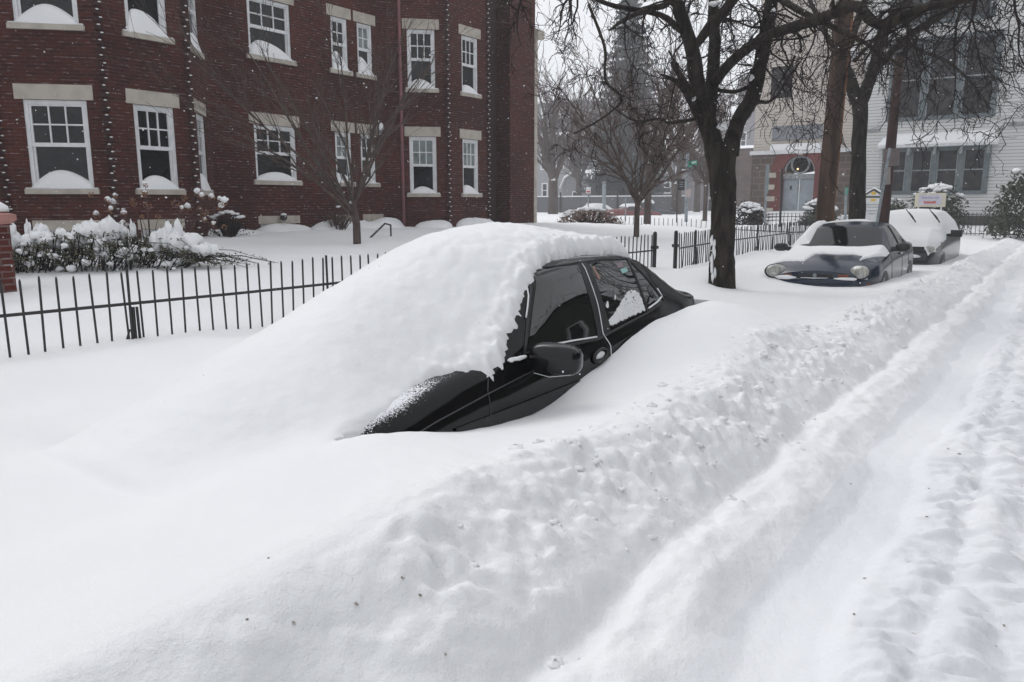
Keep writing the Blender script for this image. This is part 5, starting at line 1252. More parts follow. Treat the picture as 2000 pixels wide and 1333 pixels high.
def thin_post(name, label, u, v0, v1, y, r, m_, top=None, x=None, cat='post', group=None):
    b = P(u, v0, y=y) if x is None else P(u, v0, x=x); t = P(u + (top or 0), v1, y=y) if x is None else P(u + (top or 0), v1, x=x)
    root = empty(name, (b.x, b.y, 0), 0, label, cat, group); base = Vector((b.x, b.y, 0))
    MB().tube([Vector((b.x, b.y, .3)) - base, t - base], r, 7).build('shaft', m_, root); return root, base
thin_post('lamp_post', 'thin black post standing left of the church door', 1524, 450, 330, 30, .045, M['iron'], 3)
rt, bs = thin_post('sign_post', 'pale grey post with an edge-on narrow sign left of the church arch', 1494, 445, 322, 31, .04, M['galv'], 4)
MB().box(P(1498, 350, y=31) - bs, (.05, .3, 1.1)).build('sign_face', M['galv'], rt)
rt, bs = thin_post('sign_post', 'short grey-green post between the leaning pole and forked tree', 1652, 440, 368, 30, .05, M['galv'], 1)
MB().box(P(1653, 374, y=30) - bs, (.10, .08, .26)).build('band', M['sign_green'], rt)
rt, bs = thin_post('street_sign', 'galvanised street name sign post with a green blade and a one-way arrow', 1340, 438, 300, 38, .085, M['galv'], 3, cat='street sign')
k = P(1340, 350, y=38).dot(_F) / FPX
o = MB().box(P(1353, 319, y=38) - bs, (17 * k, .04, 9 * k), rz=YAW, ry=-.15).build('name_blade', M['sign_green'], rt)
tx = MB()
for i in range(6): tx.box(P(1347 + i * 2.4, 319 - i * .35, y=37.95) - bs, (1.3 * k, .03, 3.6 * k), rz=YAW)
tx.build('lettering', M['white_frame'], o)
MB().box(P(1347, 325, y=38.1) - bs, (10 * k, .04, 7 * k), rz=YAW + .9).build('name_blade', M['sign_green'], rt)
o = MB().box(P(1338, 332, y=37.8) - bs, (17 * k, .03, 8 * k), rz=YAW).build('one_way_sign', M['iron'], rt)
a_ = MB(); c_ = P(1338, 332, y=37.72) - bs; a_.box(c_ - _R * .05, (11 * k, .02, 3.0 * k), rz=YAW); a_.tube([c_ + _R * (5 * k), c_ + _R * (8 * k)], [3.2 * k, .01], 4); a_.build('arrow', M['white_frame'], o)
MB().box(P(1344, 378, y=37.8) - bs, (10 * k, .04, 16 * k), rz=YAW).build('paper_notice', noisy(mat('faded_notice', (.5, .44, .42), .7), (.4, .3, .28), 6), rt)
rt, bs = thin_post('sign_post', 'slim dark post carrying a framed black board near the street name sign', 1322, 438, 350, 36, .035, M['iron'], 1)
k = P(1330, 360, y=36).dot(_F) / FPX
o = MB().box(P(1330, 361, y=36) - bs, (14 * k, .08, 22 * k), rz=YAW).build('board', M['iron'], rt)
t_ = MB()
for i in range(3): t_.box(P(1331, 357 + i * 4, y=35.85) - bs, (8 * k, .03, 1.2 * k), rz=YAW)
t_.build('lettering', M['galv'], o)
rt, bs = thin_post('street_post', 'pale blue-grey street post in front of the parked white car', 1180, 430, 355, 50, .13, M['galv'], 0)
rt, bs = thin_post('sign_post', 'faint post with a small red and white parking sign by the gambrel porch', 1149, 430, 365, 44, .04, M['galv'], 0)
k = P(1149, 372, y=44).dot(_F) / FPX
o = MB().box(P(1149, 372, y=43.9) - bs, (9 * k, .04, 12 * k), rz=YAW).build('sign_face', M['white_frame'], rt)
MB().box(P(1149, 375, y=43.8) - bs, (7 * k, .03, 3 * k), rz=YAW).build('lettering', mat('sign_red', (.5, .06, .05), .5), o)
rt, bs = thin_post('street_post', 'slim pale post just left of the small reddish yard tree', 1222, 432, 388, 36, .035, M['galv'], 0)

# white notice cabinet with yellow emblems
b = P(1703, 440, y=34); kb = empty('notice_board', (b.x, b.y, 0), 0, 'white gabled church notice cabinet with two yellow oval emblems', 'notice board'); k = b.dot(_F) / FPX
c = P(1703, 410, y=34); z_ = c.z; wd = 33 * k
m_ = MB(); m_.box((0, 0, P(1703, 412, y=34).z), (wd, .3, 44 * k)); m_.build('cabinet', M['white_paint'], kb)
m_ = MB(); zt_ = P(1703, 383, y=34).z; m_.add([(-wd * .55, -.18, zt_), (wd * .55, -.18, zt_), (0, -.18, zt_ + 11 * k), (-wd * .55, .18, zt_), (wd * .55, .18, zt_), (0, .18, zt_ + 11 * k)], [(0, 1, 2), (5, 4, 3), (0, 3, 4, 1), (1, 4, 5, 2), (2, 5, 3, 0)]); o = m_.build('gable', M['white_paint'], kb)
for s_ in (-1, 1): MB().tube([(s_ * wd * .60, -.2, zt_ - .02), (0, -.2, zt_ + 12.5 * k)], .035, 4).build('gable_trim', M['iron'], o)
MB().box((0, -.17, zt_ - 2 * k), (wd * 1.02, .04, 3 * k)).build('band', M['iron'], kb)
MY = mat('yellow_emblem', (.75, .48, .04), .5)
for zz, a_, b_ in ((P(1703, 378, y=34).z, 4.5, 3.2), (P(1703, 391, y=34).z, 5, 2.6)):
    MB().blob((0, -.19, zz), (a_ * k, .02, b_ * k), 16, 6).build('emblem', MY, kb, smooth=True)
m_ = MB(); [m_.box((0, -.155, P(1703, v_, y=34).z), (wd * q, .02, .03)) for v_, q in ((400, .75), (405, .6), (412, .7), (418, .5))]; m_.build('lettering', mat('grey_lettering', (.35, .36, .38), .6), kb)
MB().tube([(-wd * .62, 0, zt_ + .03), (0, 0, zt_ + 13.5 * k), (wd * .62, 0, zt_ + .03)], [.05, .08, .05], 6).build('roof_snow', M['snow_obj'], kb)
# yard banner
b = P(1815, 410, y=33); kb = empty('yard_sign', (b.x, b.y, 0), 0, 'cream rectangular lawn sign with red print behind the snow-covered wagon', 'sign'); k = b.dot(_F) / FPX
cz_ = P(1815, 391, y=33).z
o = MB().box((0, 0, cz_), (54 * k, .05, 27 * k)).build('sign_face', noisy(mat('cream_board', (.70, .64, .50), .6), (.62, .57, .46), 3), kb)
MB().box((0, -.035, cz_), (40 * k, .02, 20 * k)).build('print_panel', noisy(mat('lilac_print', (.62, .60, .66), .6), (.52, .50, .60), 6), o)
m_ = MB(); rr_ = random.Random(2)
for i in range(9): m_.box(((i - 4) * 2.4 * k, -.055, cz_ - 5 * k + rr_.uniform(-.6, .6) * k), (1.7 * k, .015, (4 + rr_.uniform(-1.5, 1.5)) * k))
m_.build('red_lettering', mat('sign_print_red', (.60, .10, .06), .6), o)
m_ = MB(); [m_.box(((i - 5) * 2.8 * k, -.055, cz_ + 4 * k), (2.0 * k, .015, 2.2 * k)) for i in range(11)]; m_.build('small_lettering', mat('sign_print_grey', (.33, .33, .45), .6), o)
for s_ in (-1, 1): MB().tube([(s_ * 20 * k, .03, .3), (s_ * 20 * k, .03, cz_)], .03, 5).build('leg', M['white_paint'], kb)

# ------------------------------------------------------------------ shrubs
def leafy(name, base, label, R, H, nl, lm, seed, snow=10, sz=.05, cat='shrub', stems=12, group=None, snow_top=.75, tm=None):
    """dense evergreen shrub: stems, leaf clumps with gaps, snow pads on top"""
    r = random.Random(seed); root = empty(name, base, 0, label, cat, group); st_ = MB(); lf = MB(); sn = MB()
    cl = []
    for k in range(stems):
        a = r.uniform(0, 6.283); q = r.uniform(.2, 1); e = Vector((math.cos(a) * R[0] * q * .9, math.sin(a) * R[1] * q * .9, H * math.sqrt(max(.05, 1 - q * q * .8)) * r.uniform(.75, 1)))
        st_.tube([(0, 0, -.2), e * .5 + rvec(r) * .08, e], [.02, .014, .006], 4); cl.append(e)
    for k in range(int(nl / 14)):
        a = r.uniform(0, 6.283); ph_ = math.acos(r.uniform(0, 1)); rad = r.uniform(.45, 1.0) ** .5
        c = Vector((math.cos(a) * math.sin(ph_) * R[0] * rad, math.sin(a) * math.sin(ph_) * R[1] * rad, H * math.cos(ph_) * rad * r.uniform(.85, 1.08)))
        for j in range(14):
            p = c + Vector((r.gauss(0, 1), r.gauss(0, 1), r.gauss(0, .8))) * sz * 1.9; d = rvec(r) * sz; s2 = d.cross(rvec(r)); s2 = s2.normalized() * sz * .42 if s2.length > 1e-4 else Vector((sz * .4, 0, 0))
            lf.add([p - d, p + s2, p + d, p - s2], [(0, 1, 2, 3)])
    for k in range(snow):
        a = r.uniform(0, 6.283); q = r.uniform(0, .85); s_ = r.uniform(.35, 1.0) * sz * 1.9
        sn.blob((math.cos(a) * R[0] * q, math.sin(a) * R[1] * q, H * math.sqrt(1 - q * q * snow_top) * 1.0), (s_ * r.uniform(1, 1.9), s_ * 1.3, s_ * .6), 9, 6, jit=.22, seed=k + seed)
    st_.build('stem', tm or M['twig'], root); lf.build('foliage', lm, root)
    if snow: sn.build('settled_snow', M['snow_obj'], root, smooth=True)
    return root
def at0(u, v, y): b = P(u, v, y=y); return (b.x, b.y, .55)
leafy('evergreen_shrub', at0(1828, 415, 35.5), 'rounded evergreen shrub capped with snow behind the cream lawn sign', (1.12, .9), 1.85, 3000, M['leaf'], 1, snow=60, sz=.075)
leafy('evergreen_shrub', at0(1742, 430, 34.5), 'dark evergreen shrub at the foot of the rusty post', (.62, .6), 1.35, 1500, M['leaf'], 2, snow=5, sz=.07)
leafy('evergreen_shrub', at0(2010, 420, 33), 'big dark holly shrub cut by the right edge of the picture', (1.22, 1.1), 2.45, 4200, M['leaf'], 3, snow=8, sz=.08)
leafy('clipped_hedge', at0(1462, 430, 33.5), 'wide clipped hedge shrub under thick snow left of the church door', (.72, .6), 1.15, 1900, M['twig'], 4, snow=70, sz=.065)
leafy('evergreen_shrub', at0(1600, 430, 36), 'round hedge shrub with snow on top right of the church door', (.78, .7), 1.30, 2200, M['leaf'], 5, snow=60, sz=.07)
leafy('evergreen_shrub', at0(1655, 440, 35), 'low snowy shrub at the foot of the forked tree', (.5, .4), .6, 500, M['leaf'], 6, snow=26, sz=.06)
gb = P(1150, 433, y=27.5); leafy('dry_grass_clump', (gb.x, gb.y, .75), 'clump of reddish-brown dead flower stalks dusted white at the yard edge', (1.5, .8), .75, 1800, noisy(mat('dead_brown_stalk', (.12, .055, .035), .9), (.2, .11, .08), 8), 7, snow=38, sz=.055, cat='plant', stems=90, snow_top=.9)
gb = P(952, 442, x=-12.2); leafy('dry_grass_clump', (gb.x, gb.y, hz(gb.x, gb.y) - .05), 'arching frosted grass clump in front of the brick end wall', (.75, .5), .30, 260, M['snow_obj'], 8, snow=16, sz=.04, cat='plant', stems=160, snow_top=.9, tm=M['galv'])
gb = P(446, 468, x=-15.2); leafy('twiggy_shrub', (gb.x, gb.y, hz(gb.x, gb.y)), 'small snow-laced twiggy shrub against the brick wall by the bay corner', (.55, .4), .55, 150, M['twig'], 9, snow=22, sz=.035, stems=60)
gb = P(662, 448, x=-15.9); leafy('twiggy_shrub', (gb.x, gb.y, hz(gb.x, gb.y)), 'thin bare twiggy shrub beside the basement window near the yard tree', (.7, .4), .6, 120, M['leaf2'], 10, snow=3, sz=.03, stems=70, tm=M['twig_red'])

# sprawling snow-laden shrub behind the fence at the left
def sprawl():
    r = random.Random(17); c = P(190, 532, z=.84); z0 = hz(c.x, c.y) - .05
    root = empty('sprawling_shrub', (c.x, c.y, z0), YAW * 0 + math.radians(62), 'wide sprawling evergreen shrub bent under heaps of snow behind the iron fence', 'shrub')
    st_, lf, sn = MB(), MB(), MB(); Ht = .62
    # local x runs along the bed (towards the right of the picture), y away from the camera
    for k in range(250):
        x = r.uniform(-1.55, 1.35); y = r.uniform(-.25, .55); a = Vector((x * .8, y + .1, 0)); dirx = r.uniform(-.2, 1.0) + .5 * (x > .6)
        h = Ht * (1 - ((x + .15) / 1.75) ** 2) * r.uniform(.4, 1.0) + .05; ln = r.uniform(.3, .95)
        pts = [a, a + Vector((dirx * ln * .4, r.uniform(-.3, .1), h * .85)), a + Vector((dirx * ln * .8, r.uniform(-.45, .1), h * .8)), a + Vector((dirx * ln * 1.2, r.uniform(-.6, .1), h * .35))]
        st_.tube(pts, [.008, .007, .005, .003], 3, cap=False)
        for j in range(15):
            t = r.uniform(.25, 1) * 2.99; i = int(t); p = pts[i].lerp(pts[i + 1], t - i) + rvec(r) * .035; d = rvec(r) * .022; s2 = d.cross(rvec(r)).normalized() * .011
            lf.add([p - d, p + s2, p + d, p - s2], [(0, 1, 2, 3)])
    for (x, y, z, rx, ry, rz_) in ((.15, .15, .62, .26, .22, .20), (-.05, .18, .60, .2, .18, .14), (.9, .05, .62, .20, .16, .22), (1.08, .0, .50, .26, .15, .14), (.76, -.02, .50, .13, .14, .20), (1.3, -.02, .36, .22, .12, .09),
                                   (-.55, .2, .55, .26, .2, .16), (-.85, .2, .50, .22, .2, .2), (-1.1, .2, .42, .2, .2, .15), (-.3, .2, .52, .2, .2, .12), (.1, -.12, .42, .09, .1, .20), (-1.35, .2, .3, .2, .2, .12), (.35, -.15, .30, .12, .1, .07), (.4, .2, .6, .1, .1, .16),
                                   (-.75, .25, .70, .05, .05, .11), (-.95, .25, .68, .07, .07, .12), (-.63, .25, .66, .045, .045, .12), (.33, .3, .70, .05, .05, .12), (.47, .3, .68, .05, .05, .12), (-.2, .25, .66, .05, .05, .10)):
        for j in range(7):
            a = r.uniform(0, 6.283); q = r.uniform(.25, .8); f = r.uniform(.34, .55)
            sn.blob((x + math.cos(a) * rx * q, y + math.sin(a) * ry * q, z * .84 + rz_ * r.uniform(-.7, .5) * (1.1 - q)), (rx * f * .85, ry * f * .85, rz_ * f * r.uniform(.8, 1.7)), 12, 9, jit=.26, seed=int(x * 100) + 200 + j)
    for k in range(110):
        x = r.uniform(-1.5, 1.1); s_ = r.uniform(.018, .05); sn.blob((x, r.uniform(-.35, .35), r.uniform(.03, .55) * (1 - (x / 1.9) ** 2)), (s_ * 1.3, s_, s_ * .75), 7, 5, jit=.25, seed=k)
    st_.build('stem', M['twig'], root); lf.build('foliage', M['leaf2'], root); sn.build('settled_snow', M['snow_obj'], root, smooth=True)
    root2 = empty('hydrangea', (c.x, c.y, z0), math.radians(62), 'dead hydrangea with tan flower heads under round snow caps beside the brick bay', 'shrub')
    st_, lf, sn = MB(), MB(), MB()
    for k in range(38):
        x = r.uniform(.1, 1.75) if k > 5 else r.uniform(-.15, .3); y = .55 + r.uniform(0, .4); z = r.uniform(.62, 1.22) - .22 * abs(x - .8)
        p = Vector((x, y, z)); st_.tube([(.7 + .35 * (x - .7), y, 0), p.lerp(Vector((.7, y, .3)), .4), p], [.006, .005, .003], 3, cap=False)
        R_ = r.uniform(.03, .06)
        for j in range(26):
            q = p + rvec(r) * R_; d = rvec(r) * .014; s2 = d.cross(rvec(r)).normalized() * .010; lf.add([q - d, q + s2, q + d, q - s2], [(0, 1, 2, 3)])
        if r.random() < .62: sn.blob(p + Vector((0, 0, R_ * .6)), (R_ * .85, R_ * .85, R_ * .7), 9, 6, jit=.25, seed=k)
    st_.build('stem', M['twig_red'], root2); lf.build('flower_heads', M['dry_flower'], root2); sn.build('flower_snow', M['snow_obj'], root2, smooth=True)
sprawl()

# ------------------------------------------------------------------ far street: houses and parked cars
def house(name, label, rect, y, depth, m, wins_, roof=None, cat='house', roof_snow=True, H=None):
    x0, x1, z0, z1 = pr(*rect, y); z0 = .3
    root = empty(name, ((x0 + x1) / 2, y, 0), 0, label, cat); inv = Matrix.Translation((-(x0 + x1) / 2, -y, 0))
    W_ = [pr(*w__, y) for w__ in wins_]
    part(wall('wall', (x0, y), (x1, y), z0, z1, [(a[0] - x0, a[1] - x0, a[2], a[3]) for a in W_], m, root), inv)
    part(wall('wall', (x1, y), (x1, y + depth), z0, z1, [], m, root), inv); part(wall('wall', (x0, y + depth), (x0, y), z0, z1, [], m, root), inv)
    for a in W_:
        f = MB(); t = .16
        for q in ((a[0] - t, a[0], a[2] - t, a[3] + t), (a[1], a[1] + t, a[2] - t, a[3] + t), (a[0], a[1], a[3], a[3] + t), (a[0], a[1], a[2] - t, a[2]), (a[0], a[1], (a[2] + a[3]) / 2 - .05, (a[2] + a[3]) / 2 + .05)): f.bbox((q[0], y - .07, q[2]), (q[1], y - .003, q[3]))
        w_ = part(f.build('window', M['white_frame'], root), inv)
        p = MB(); p.add([(a[0], y + .1, a[2]), (a[1], y + .1, a[2]), (a[1], y + .1, a[3]), (a[0], y + .1, a[3])], [(0, 1, 2, 3)]); p.build('pane', M['pane'], w_)
    if roof:
        h, ov = roof; rb = MB(); xm0, xm1 = x0 + (x1 - x0) * .18, x1 - (x1 - x0) * .18
        rb.add([(x0 - ov, y - ov, z1 + .003), (x1 + ov, y - ov, z1 + .003), (x1 + ov, y + depth, z1 + .003), (x0 - ov, y + depth, z1 + .003), (xm0, y + depth * .3, z1 + h), (xm1, y + depth * .3, z1 + h), (xm1, y + depth * .7, z1 + h), (xm0, y + depth * .7, z1 + h)],
               [(3, 2, 1, 0), (0, 1, 5, 4), (1, 2, 6, 5), (2, 3, 7, 6), (3, 0, 4, 7), (4, 5, 6, 7)]); part(rb.build('roof', M['snow_obj'] if roof_snow else m, root), inv)
    return root, inv, (x0, x1, z0, z1)
rt, inv, q = house('grey_house', 'big grey clapboard house with white trimmed windows and snowy mansard roof', (985, 268, 1178, 425, ), 92, 12, M['siding_grey'],
      [(1058, 288, 1068, 330), (1088, 288, 1100, 330), (1112, 290, 1122, 330), (1130, 320, 1140, 336), (1162, 322, 1172, 336), (1060, 360, 1068, 385), (1080, 362, 1088, 388), (1010, 290, 1022, 330)], roof=(.9, .5))
m_ = MB(); y = 96; a = pr(1000, 202, 1140, 262, y); m_.bbox((a[0], y, a[2]), (a[1], y + 7, a[3])); o = part(m_.build('dormer_storey', M['siding_grey'], rt), inv)
for px_ in (1062, 1092, 1122): a = pr(px_ - 5, 212, px_ + 5, 232, 96); MB().bbox((a[0], 95.9, a[2]), (a[1], 95.99, a[3])).build('dormer_window', M['white_frame'], o)
MB().bbox((P(1000, 202, y=96).x - .3, 95.7, P(1060, 202, y=96).z), (P(1140, 202, y=96).x + .3, 103, P(1060, 202, y=96).z + .3)).build('dormer_snow', M['snow_obj'], o)
# gambrel porch wing
y = 84; x0, x1, z0, z1 = pr(1098, 335, 1160, 420, y)
gw = empty('gambrel_cottage', ((x0 + x1) / 2, y, 0), 0, 'low white cottage with a sweeping snow-covered gambrel roof beside the grey house', 'house'); inv = Matrix.Translation((-(x0 + x1) / 2, -y, 0))
pr_ = [(x0, .3), (x1, .3), (x1, z1 - 1.6), (x1 - .8, z1 - .7), ((x0 + x1) / 2 - .3, z1), (x0 + .5, z1 - .9), (x0, z1 - 2.0)]
m_ = MB(); m_.add([(x, y, z) for x, z in pr_] + [(x, y + 6, z) for x, z in pr_], [tuple(range(7)), tuple(range(13, 6, -1))] + [(i, (i + 1) % 7, 7 + (i + 1) % 7, 7 + i)[::-1] for i in range(7)]); part(m_.build('wall', M['siding_grey'], gw), inv)
m_ = MB(); rp_ = [(x1 + .25, z1 - 1.75), (x1 - .75, z1 - .62), ((x0 + x1) / 2 - .3, z1 + .1), (x0 + .4, z1 - .85), (x0 - .2, z1 - 2.1)]
for a, b in zip(rp_[:-1], rp_[1:]):
    m_.add([(a[0], y - .35, a[1]), (b[0], y - .35, b[1]), (b[0], y + 6.2, b[1]), (a[0], y + 6.2, a[1]), (a[0], y - .35, a[1] + .22), (b[0], y - .35, b[1] + .22), (b[0], y + 6.2, b[1] + .22), (a[0], y + 6.2, a[1] + .22)], [(0, 1, 2, 3), (7, 6, 5, 4), (4, 5, 1, 0), (5, 6, 2, 1), (7, 4, 0, 3)])
part(m_.build('roof', M['snow_obj'], gw), inv)
a = pr(1118, 374, 1132, 402, y); m_ = MB(); m_.bbox((a[0], y - .08, a[2]), (a[1], y - .005, a[3])); o = part(m_.build('window', M['white_frame'], gw), inv); MB().bbox((a[0] + .12, y - .1, a[2] + .12), (a[1] - .12, y - .085, a[3] - .12)).build('pane', M['pane'], o)
house('mauve_house', 'mauve clapboard house with a pale corner board behind the red car', (1262, 300, 1352, 425), 88, 10, M['siding_mauve'], [(1285, 318, 1292, 336), (1304, 318, 1312, 336), (1322, 322, 1330, 338), (1300, 358, 1308, 376)], roof=(2.2, .5))
rt, inv, q = house('brownstone_house', 'brown masonry townhouse row with snowy steps behind the street name sign', (1352, 292, 1476, 425), 94, 12, M['brownstone'], [(1372, 312, 1380, 332), (1392, 312, 1400, 332), (1410, 312, 1418, 332), (1376, 355, 1384, 376), (1398, 355, 1406, 378)], roof=(.6, .4))
m_ = MB()
for k in range(6): m_.bbox((P(1380, 400, y=92).x + k * .25, 92, .3), (P(1398, 400, y=92).x + k * .25, 93.9, 2.4 - k * .3))
st_ = part(m_.build('steps', M['white_paint'], rt), inv)
house('grey_tower', 'faint tall grey church tower dissolving in the snowfall left of the cream wall', (1436, 150, 1474, 425), 125, 8, M['siding_mauve'], [(1448, 260, 1456, 290), (1448, 200, 1456, 225)], roof=(1.0, .3), cat='tower')
fa_ = P(1040, 398, y=67); fb_ = P(1340, 398, y=67)
root = empty('board_fence', (fa_.x, fa_.y, 0), 0, 'long dark grey board fence with snow on top behind the parked cars', 'fence'); inv = Matrix.Translation((-fa_.x, -fa_.y, 0))
m_ = MB(); m_.bbox((fa_.x - 6, 67, .3), (fb_.x, 67.08, 2.25)); part(m_.build('boards', noisy(mat('grey_boards', (.12, .125, .135), .8), (.09, .095, .10), 3, stretch=(6, 1, .3)), root), inv)
m_ = MB(); m_.bbox((fa_.x - 6, 66.96, 2.253), (fb_.x, 67.12, 2.36)); part(m_.build('cap_snow', M['snow_obj'], root), inv)
for k in range(8): part(MB().bbox((fa_.x - 3 + k * 3.2, 66.85, .3), (fa_.x - 2.88 + k * 3.2, 66.95, 2.7)).build('post', M['iron'], root), inv)
def far_car(label, u, v, y, paint, rz, snow, scale=1.0, tall=0, lights=False):
    S = CarShape(.86, 4.5, ((0, .3, 1.2, 4.2, 4.5), (.62, .8, .92, .98, .9)), ((0, .2, 1.0, 1.4, 2.1, 3.0, 3.7, 4.4, 4.5), (.7, .82, .94, 1.0, 1.4 + tall, 1.42 + tall, 1.10 + tall * 1.3, 1.03 + tall * 1.2, .9 + tall)), ((0, .8, 1.4, 2.1, 3.1, 3.8, 4.5), (.6, .68, .7, .57, .56, .64, .66)), nose=.16, tail=.12)
    b = P(u, v, y=y); c = empty('parked_car', (b.x, b.y, .12), math.radians(rz), label, 'car')
    S.body(50).build('body', paint, c, smooth=True)
    for sg in (1, -1):
        S.side_patch((1.74, .95), (2.42, .95), (2.5, 1.3 + tall * .9), (2.16, 1.3 + tall * .9), n=6, sgn=sg).build('window', M['glass'], c, smooth=True)
        S.side_patch((2.5, .95), (3.3, .98), (3.1, 1.28 + tall * .9), (2.58, 1.3 + tall * .9), n=6, sgn=sg).build('window', M['glass'], c, smooth=True)
        for yy in (.85, 3.6): wheel(c, .80 if sg > 0 else -.84, yy, .31, .30)
        MB().blob((.62 * sg, 4.46, .80), (.16, .04, .07), 10, 6).build('tail_light', M['tail'], c, smooth=True)
    S.top_patch(1.45, 2.05, .66, .54, n=8).build('windscreen', M['glass'], c, smooth=True); S.top_patch(3.12, 3.66, .53, .60, n=8).build('rear_window', M['glass'], c, smooth=True)
    fn = (lambda t, x: min(.12, (.78 - abs(x)) * .7, t * .5, (4.4 - t) * .5) if snow > 1 else min(.10, (.62 - abs(x)) * .7, (t - 1.9) * .3, (3.3 - t) * .4))
    S.snow_patch(fn, .02, 4.45, 60, 30).build('settled_snow', M['snow_obj'], c, smooth=True); return c
M['tail'] = mat('tail_light_red', (.45, .03, .02), .3)
far_car('pale parked car under snow, seen from behind left of the small yard tree', 1210, 424, 59, noisy(mat('beige_paint', (.42, .38, .33), .4), (.5, .47, .43), 3), -200, 2)
far_car('faded red parked car behind the small yard tree', 1284, 424, 58, mat('red_paint', (.19, .05, .052), .5), -212, 1)
far_car('dark van-like parked car with snowy roof behind the red car', 1322, 422, 63, mat('grey_blue_paint', (.06, .07, .085), .4), -250, 1, tall=.35)

# house and trees on the near side of the street (they show in the car windows)
rt, inv, q = (None, None, None)
def opposite(label, x0, ya, yb, zt_, peak, m, hl):
    oh = empty('street_side_house', (x0, (ya + yb) / 2, 0), 0, label, 'house'); inv = Matrix.Translation((-x0, -(ya + yb) / 2, 0))
    part(wall('wall', (x0, yb), (x0, ya), .3, zt_, hl, m, oh), inv); part(wall('wall', (x0 + 10, yb), (x0, yb), .3, zt_, [], m, oh), inv); part(wall('wall', (x0, ya), (x0 + 10, ya), .3, zt_, [], m, oh), inv)
    m_ = MB(); m_.add([(x0 - .5, ya - .4, zt_ - .1), (x0 - .5, yb + .4, zt_ - .1), (x0 + 10.5, yb + .4, zt_ - .1), (x0 + 10.5, ya - .4, zt_ - .1), (x0 + 5, ya - .4, peak), (x0 + 5, yb + .4, peak)], [(3, 2, 1, 0), (0, 1, 5, 4), (2, 3, 4, 5), (1, 2, 5), (3, 0, 4)]); part(m_.build('roof', M['siding_dark'], oh), inv)
    for (a, b, c, d) in hl:
        m_ = MB(); y1, y0 = yb - a, yb - b
        for q in ((y0 - .1, y0, c, d), (y1, y1 + .1, c, d), (y0 - .1, y1 + .1, d, d + .1), (y0 - .1, y1 + .1, c - .1, c)): m_.bbox((x0 - .07, q[0], q[2]), (x0 - .003, q[1], q[3]))
        w_ = part(m_.build('window', M['white_frame'], oh), inv); MB().add([(x0 + .1, y0, c), (x0 + .1, y1, c), (x0 + .1, y1, d), (x0 + .1, y0, d)], [(0, 1, 2, 3)]).build('pane', M['pane'], w_)
HL = [(2, 3.1, 2, 3.8), (6, 7.1, 2, 3.8), (2, 3.1, 5.2, 6.8), (6, 7.1, 5.2, 6.8), (9, 10.1, 5.2, 6.8)]
opposite('lower dark clapboard house directly opposite the black car', 9.5, -8, 6, 8, 11.5, M['siding_dark'], HL)
opposite('tall dark clapboard house farther up the opposite side, mirrored in the car windows', 9.0, 9, 29, 10.5, 14.5, M['siding_dark'], HL)
QB = dict(QV, wig=(.2, .28, .35), spread=(28, 60), minr=.010, kids=(9, 6, 3), seg=.4)
small_tree('opposite_tree', (4.6, 21.5, .5), 'bare tree on the far kerb mirrored in the rear window of the black car', 8, 0, QB, 61, M['bark'], M['twig'], .24, 2.2, 6, .55, snowfork=False)
small_tree('opposite_tree', (4.8, 1.0, .5), 'bare tree on the opposite kerb behind the camera', 8, 0, QB, 62, M['bark'], M['twig'], .22, 2.4, 6, .6, snowfork=False)

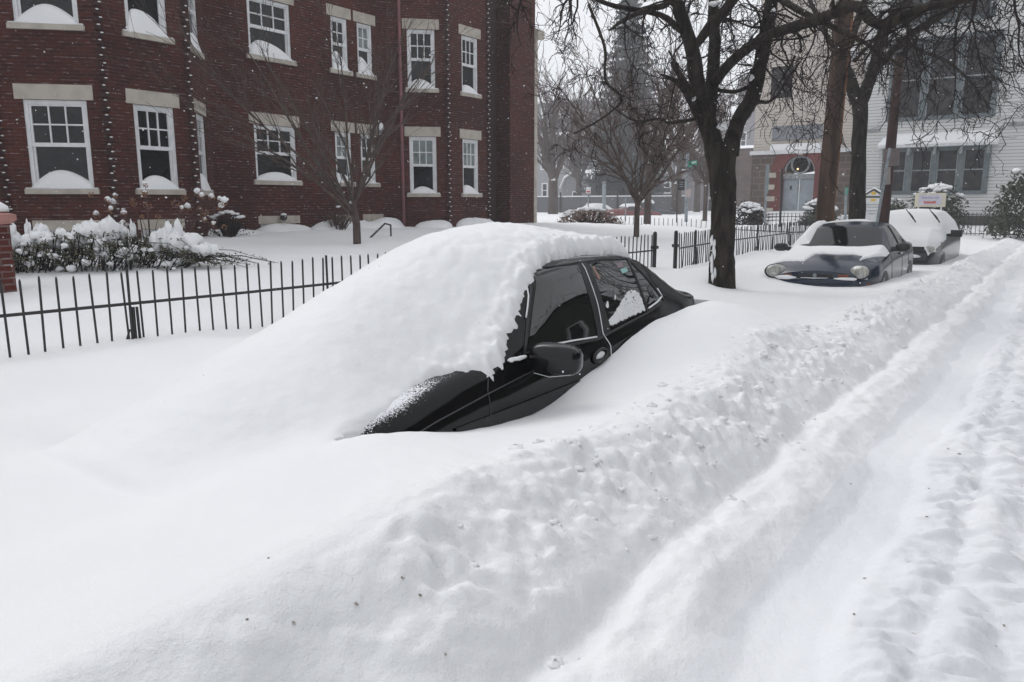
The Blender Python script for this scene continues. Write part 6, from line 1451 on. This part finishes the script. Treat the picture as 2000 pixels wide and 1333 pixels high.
# ------------------------------------------------------------------ loose snow and grit
rr_ = np.random.RandomState(12); cl = MB(); R0 = random.Random(12)
for k in range(330):
    y = R0.uniform(1.7, 9) if k % 3 else R0.uniform(2, 14); cx = float(crest_x(y)); x = cx + R0.gauss(.22, .17); 
    z = hz(x, y); s_ = abs(R0.gauss(0, 1)) ** 1.5 * .010 + .004; s_ = min(s_, .028)
    cl.blob((x, y, z - s_ * .1), (s_ * R0.uniform(.9, 1.6), s_, s_ * .6), 9, 6, jit=.28, seed=k)
cl.build('snow_clods', M['snow_bank'], None, smooth=True, kind='stuff', label='small broken clods of snow along the ploughed bank', cat='snow clods')
gt = MB()
spots = [(1380, 912), (1905, 962), (1690, 1135), (525, 1100), (820, 1178), (695, 1186), (485, 1250), (575, 1255), (1780, 1250), (1960, 1228), (1925, 1215), (785, 1132), (870, 1310), (1660, 955), (1885, 780), (1268, 848)]
for i, (u, v) in enumerate(spots):
    t = .6
    for _ in range(60):
        p = P(u, v, d=t)
        if p.z < hz(p.x, p.y): break
        t += .06
    gt.blob((p.x, p.y, hz(p.x, p.y) + .000), (.004 + .003 * (i % 3), .004, .003), 7, 5, jit=.4, seed=i)
for k in range(70):
    x = R0.uniform(-.45, .9); y = R0.uniform(1.6, 12); gt.blob((x, y, hz(x, y)), (R0.uniform(.003, .009), .005, .003), 5, 4, jit=.4, seed=k)
gt.build('grit', noisy(mat('dirty_ice_grit', (.30, .27, .235), .8), (.5, .47, .44), 40), None, kind='stuff', label='scattered brown grit and ice crumbs on the road snow', cat='grit')
fl = MB(); R1 = random.Random(77)
for k in range(3400):
    d = 2.5 + 30 * R1.random() ** .8; p = P(R1.uniform(-50, 2050), R1.uniform(-30, 900), d=d)
    if p.z < .9 and d < 9: continue
    if p.x < -14.6: continue
    s_ = R1.uniform(.0022, .0050) * (1 + d / 16); a = rvec(R1) * s_; b = a.cross(rvec(R1)).normalized() * s_; c = a.cross(b).normalized() * s_ * .7
    fl.add([p + a, p - a, p + b, p - b, p + c, p - c], [(0, 2, 4), (2, 1, 4), (1, 3, 4), (3, 0, 4), (2, 0, 5), (1, 2, 5), (3, 1, 5), (0, 3, 5)])
fl.build('snowflakes', M['snow_obj'], None, kind='stuff', label='fine snowflakes falling through the air', cat='snowfall')

# ------------------------------------------------------------------ air thick with falling snow
hzb = MB().bbox((-150, -12, -1.2), (95, 205, 27.5))
hm = bpy.data.materials.new('snowy_air'); hm.use_nodes = True; hn = hm.node_tree; hn.nodes.clear()
vo = hn.nodes.new('ShaderNodeVolumePrincipled'); vo.inputs['Color'].default_value = (.96, .97, 1, 1); vo.inputs['Density'].default_value = .0018; vo.inputs['Anisotropy'].default_value = .3
ou = hn.nodes.new('ShaderNodeOutputMaterial'); hn.links.new(vo.outputs[0], ou.inputs['Volume'])
hzb.build('haze', hm, None, kind='stuff')
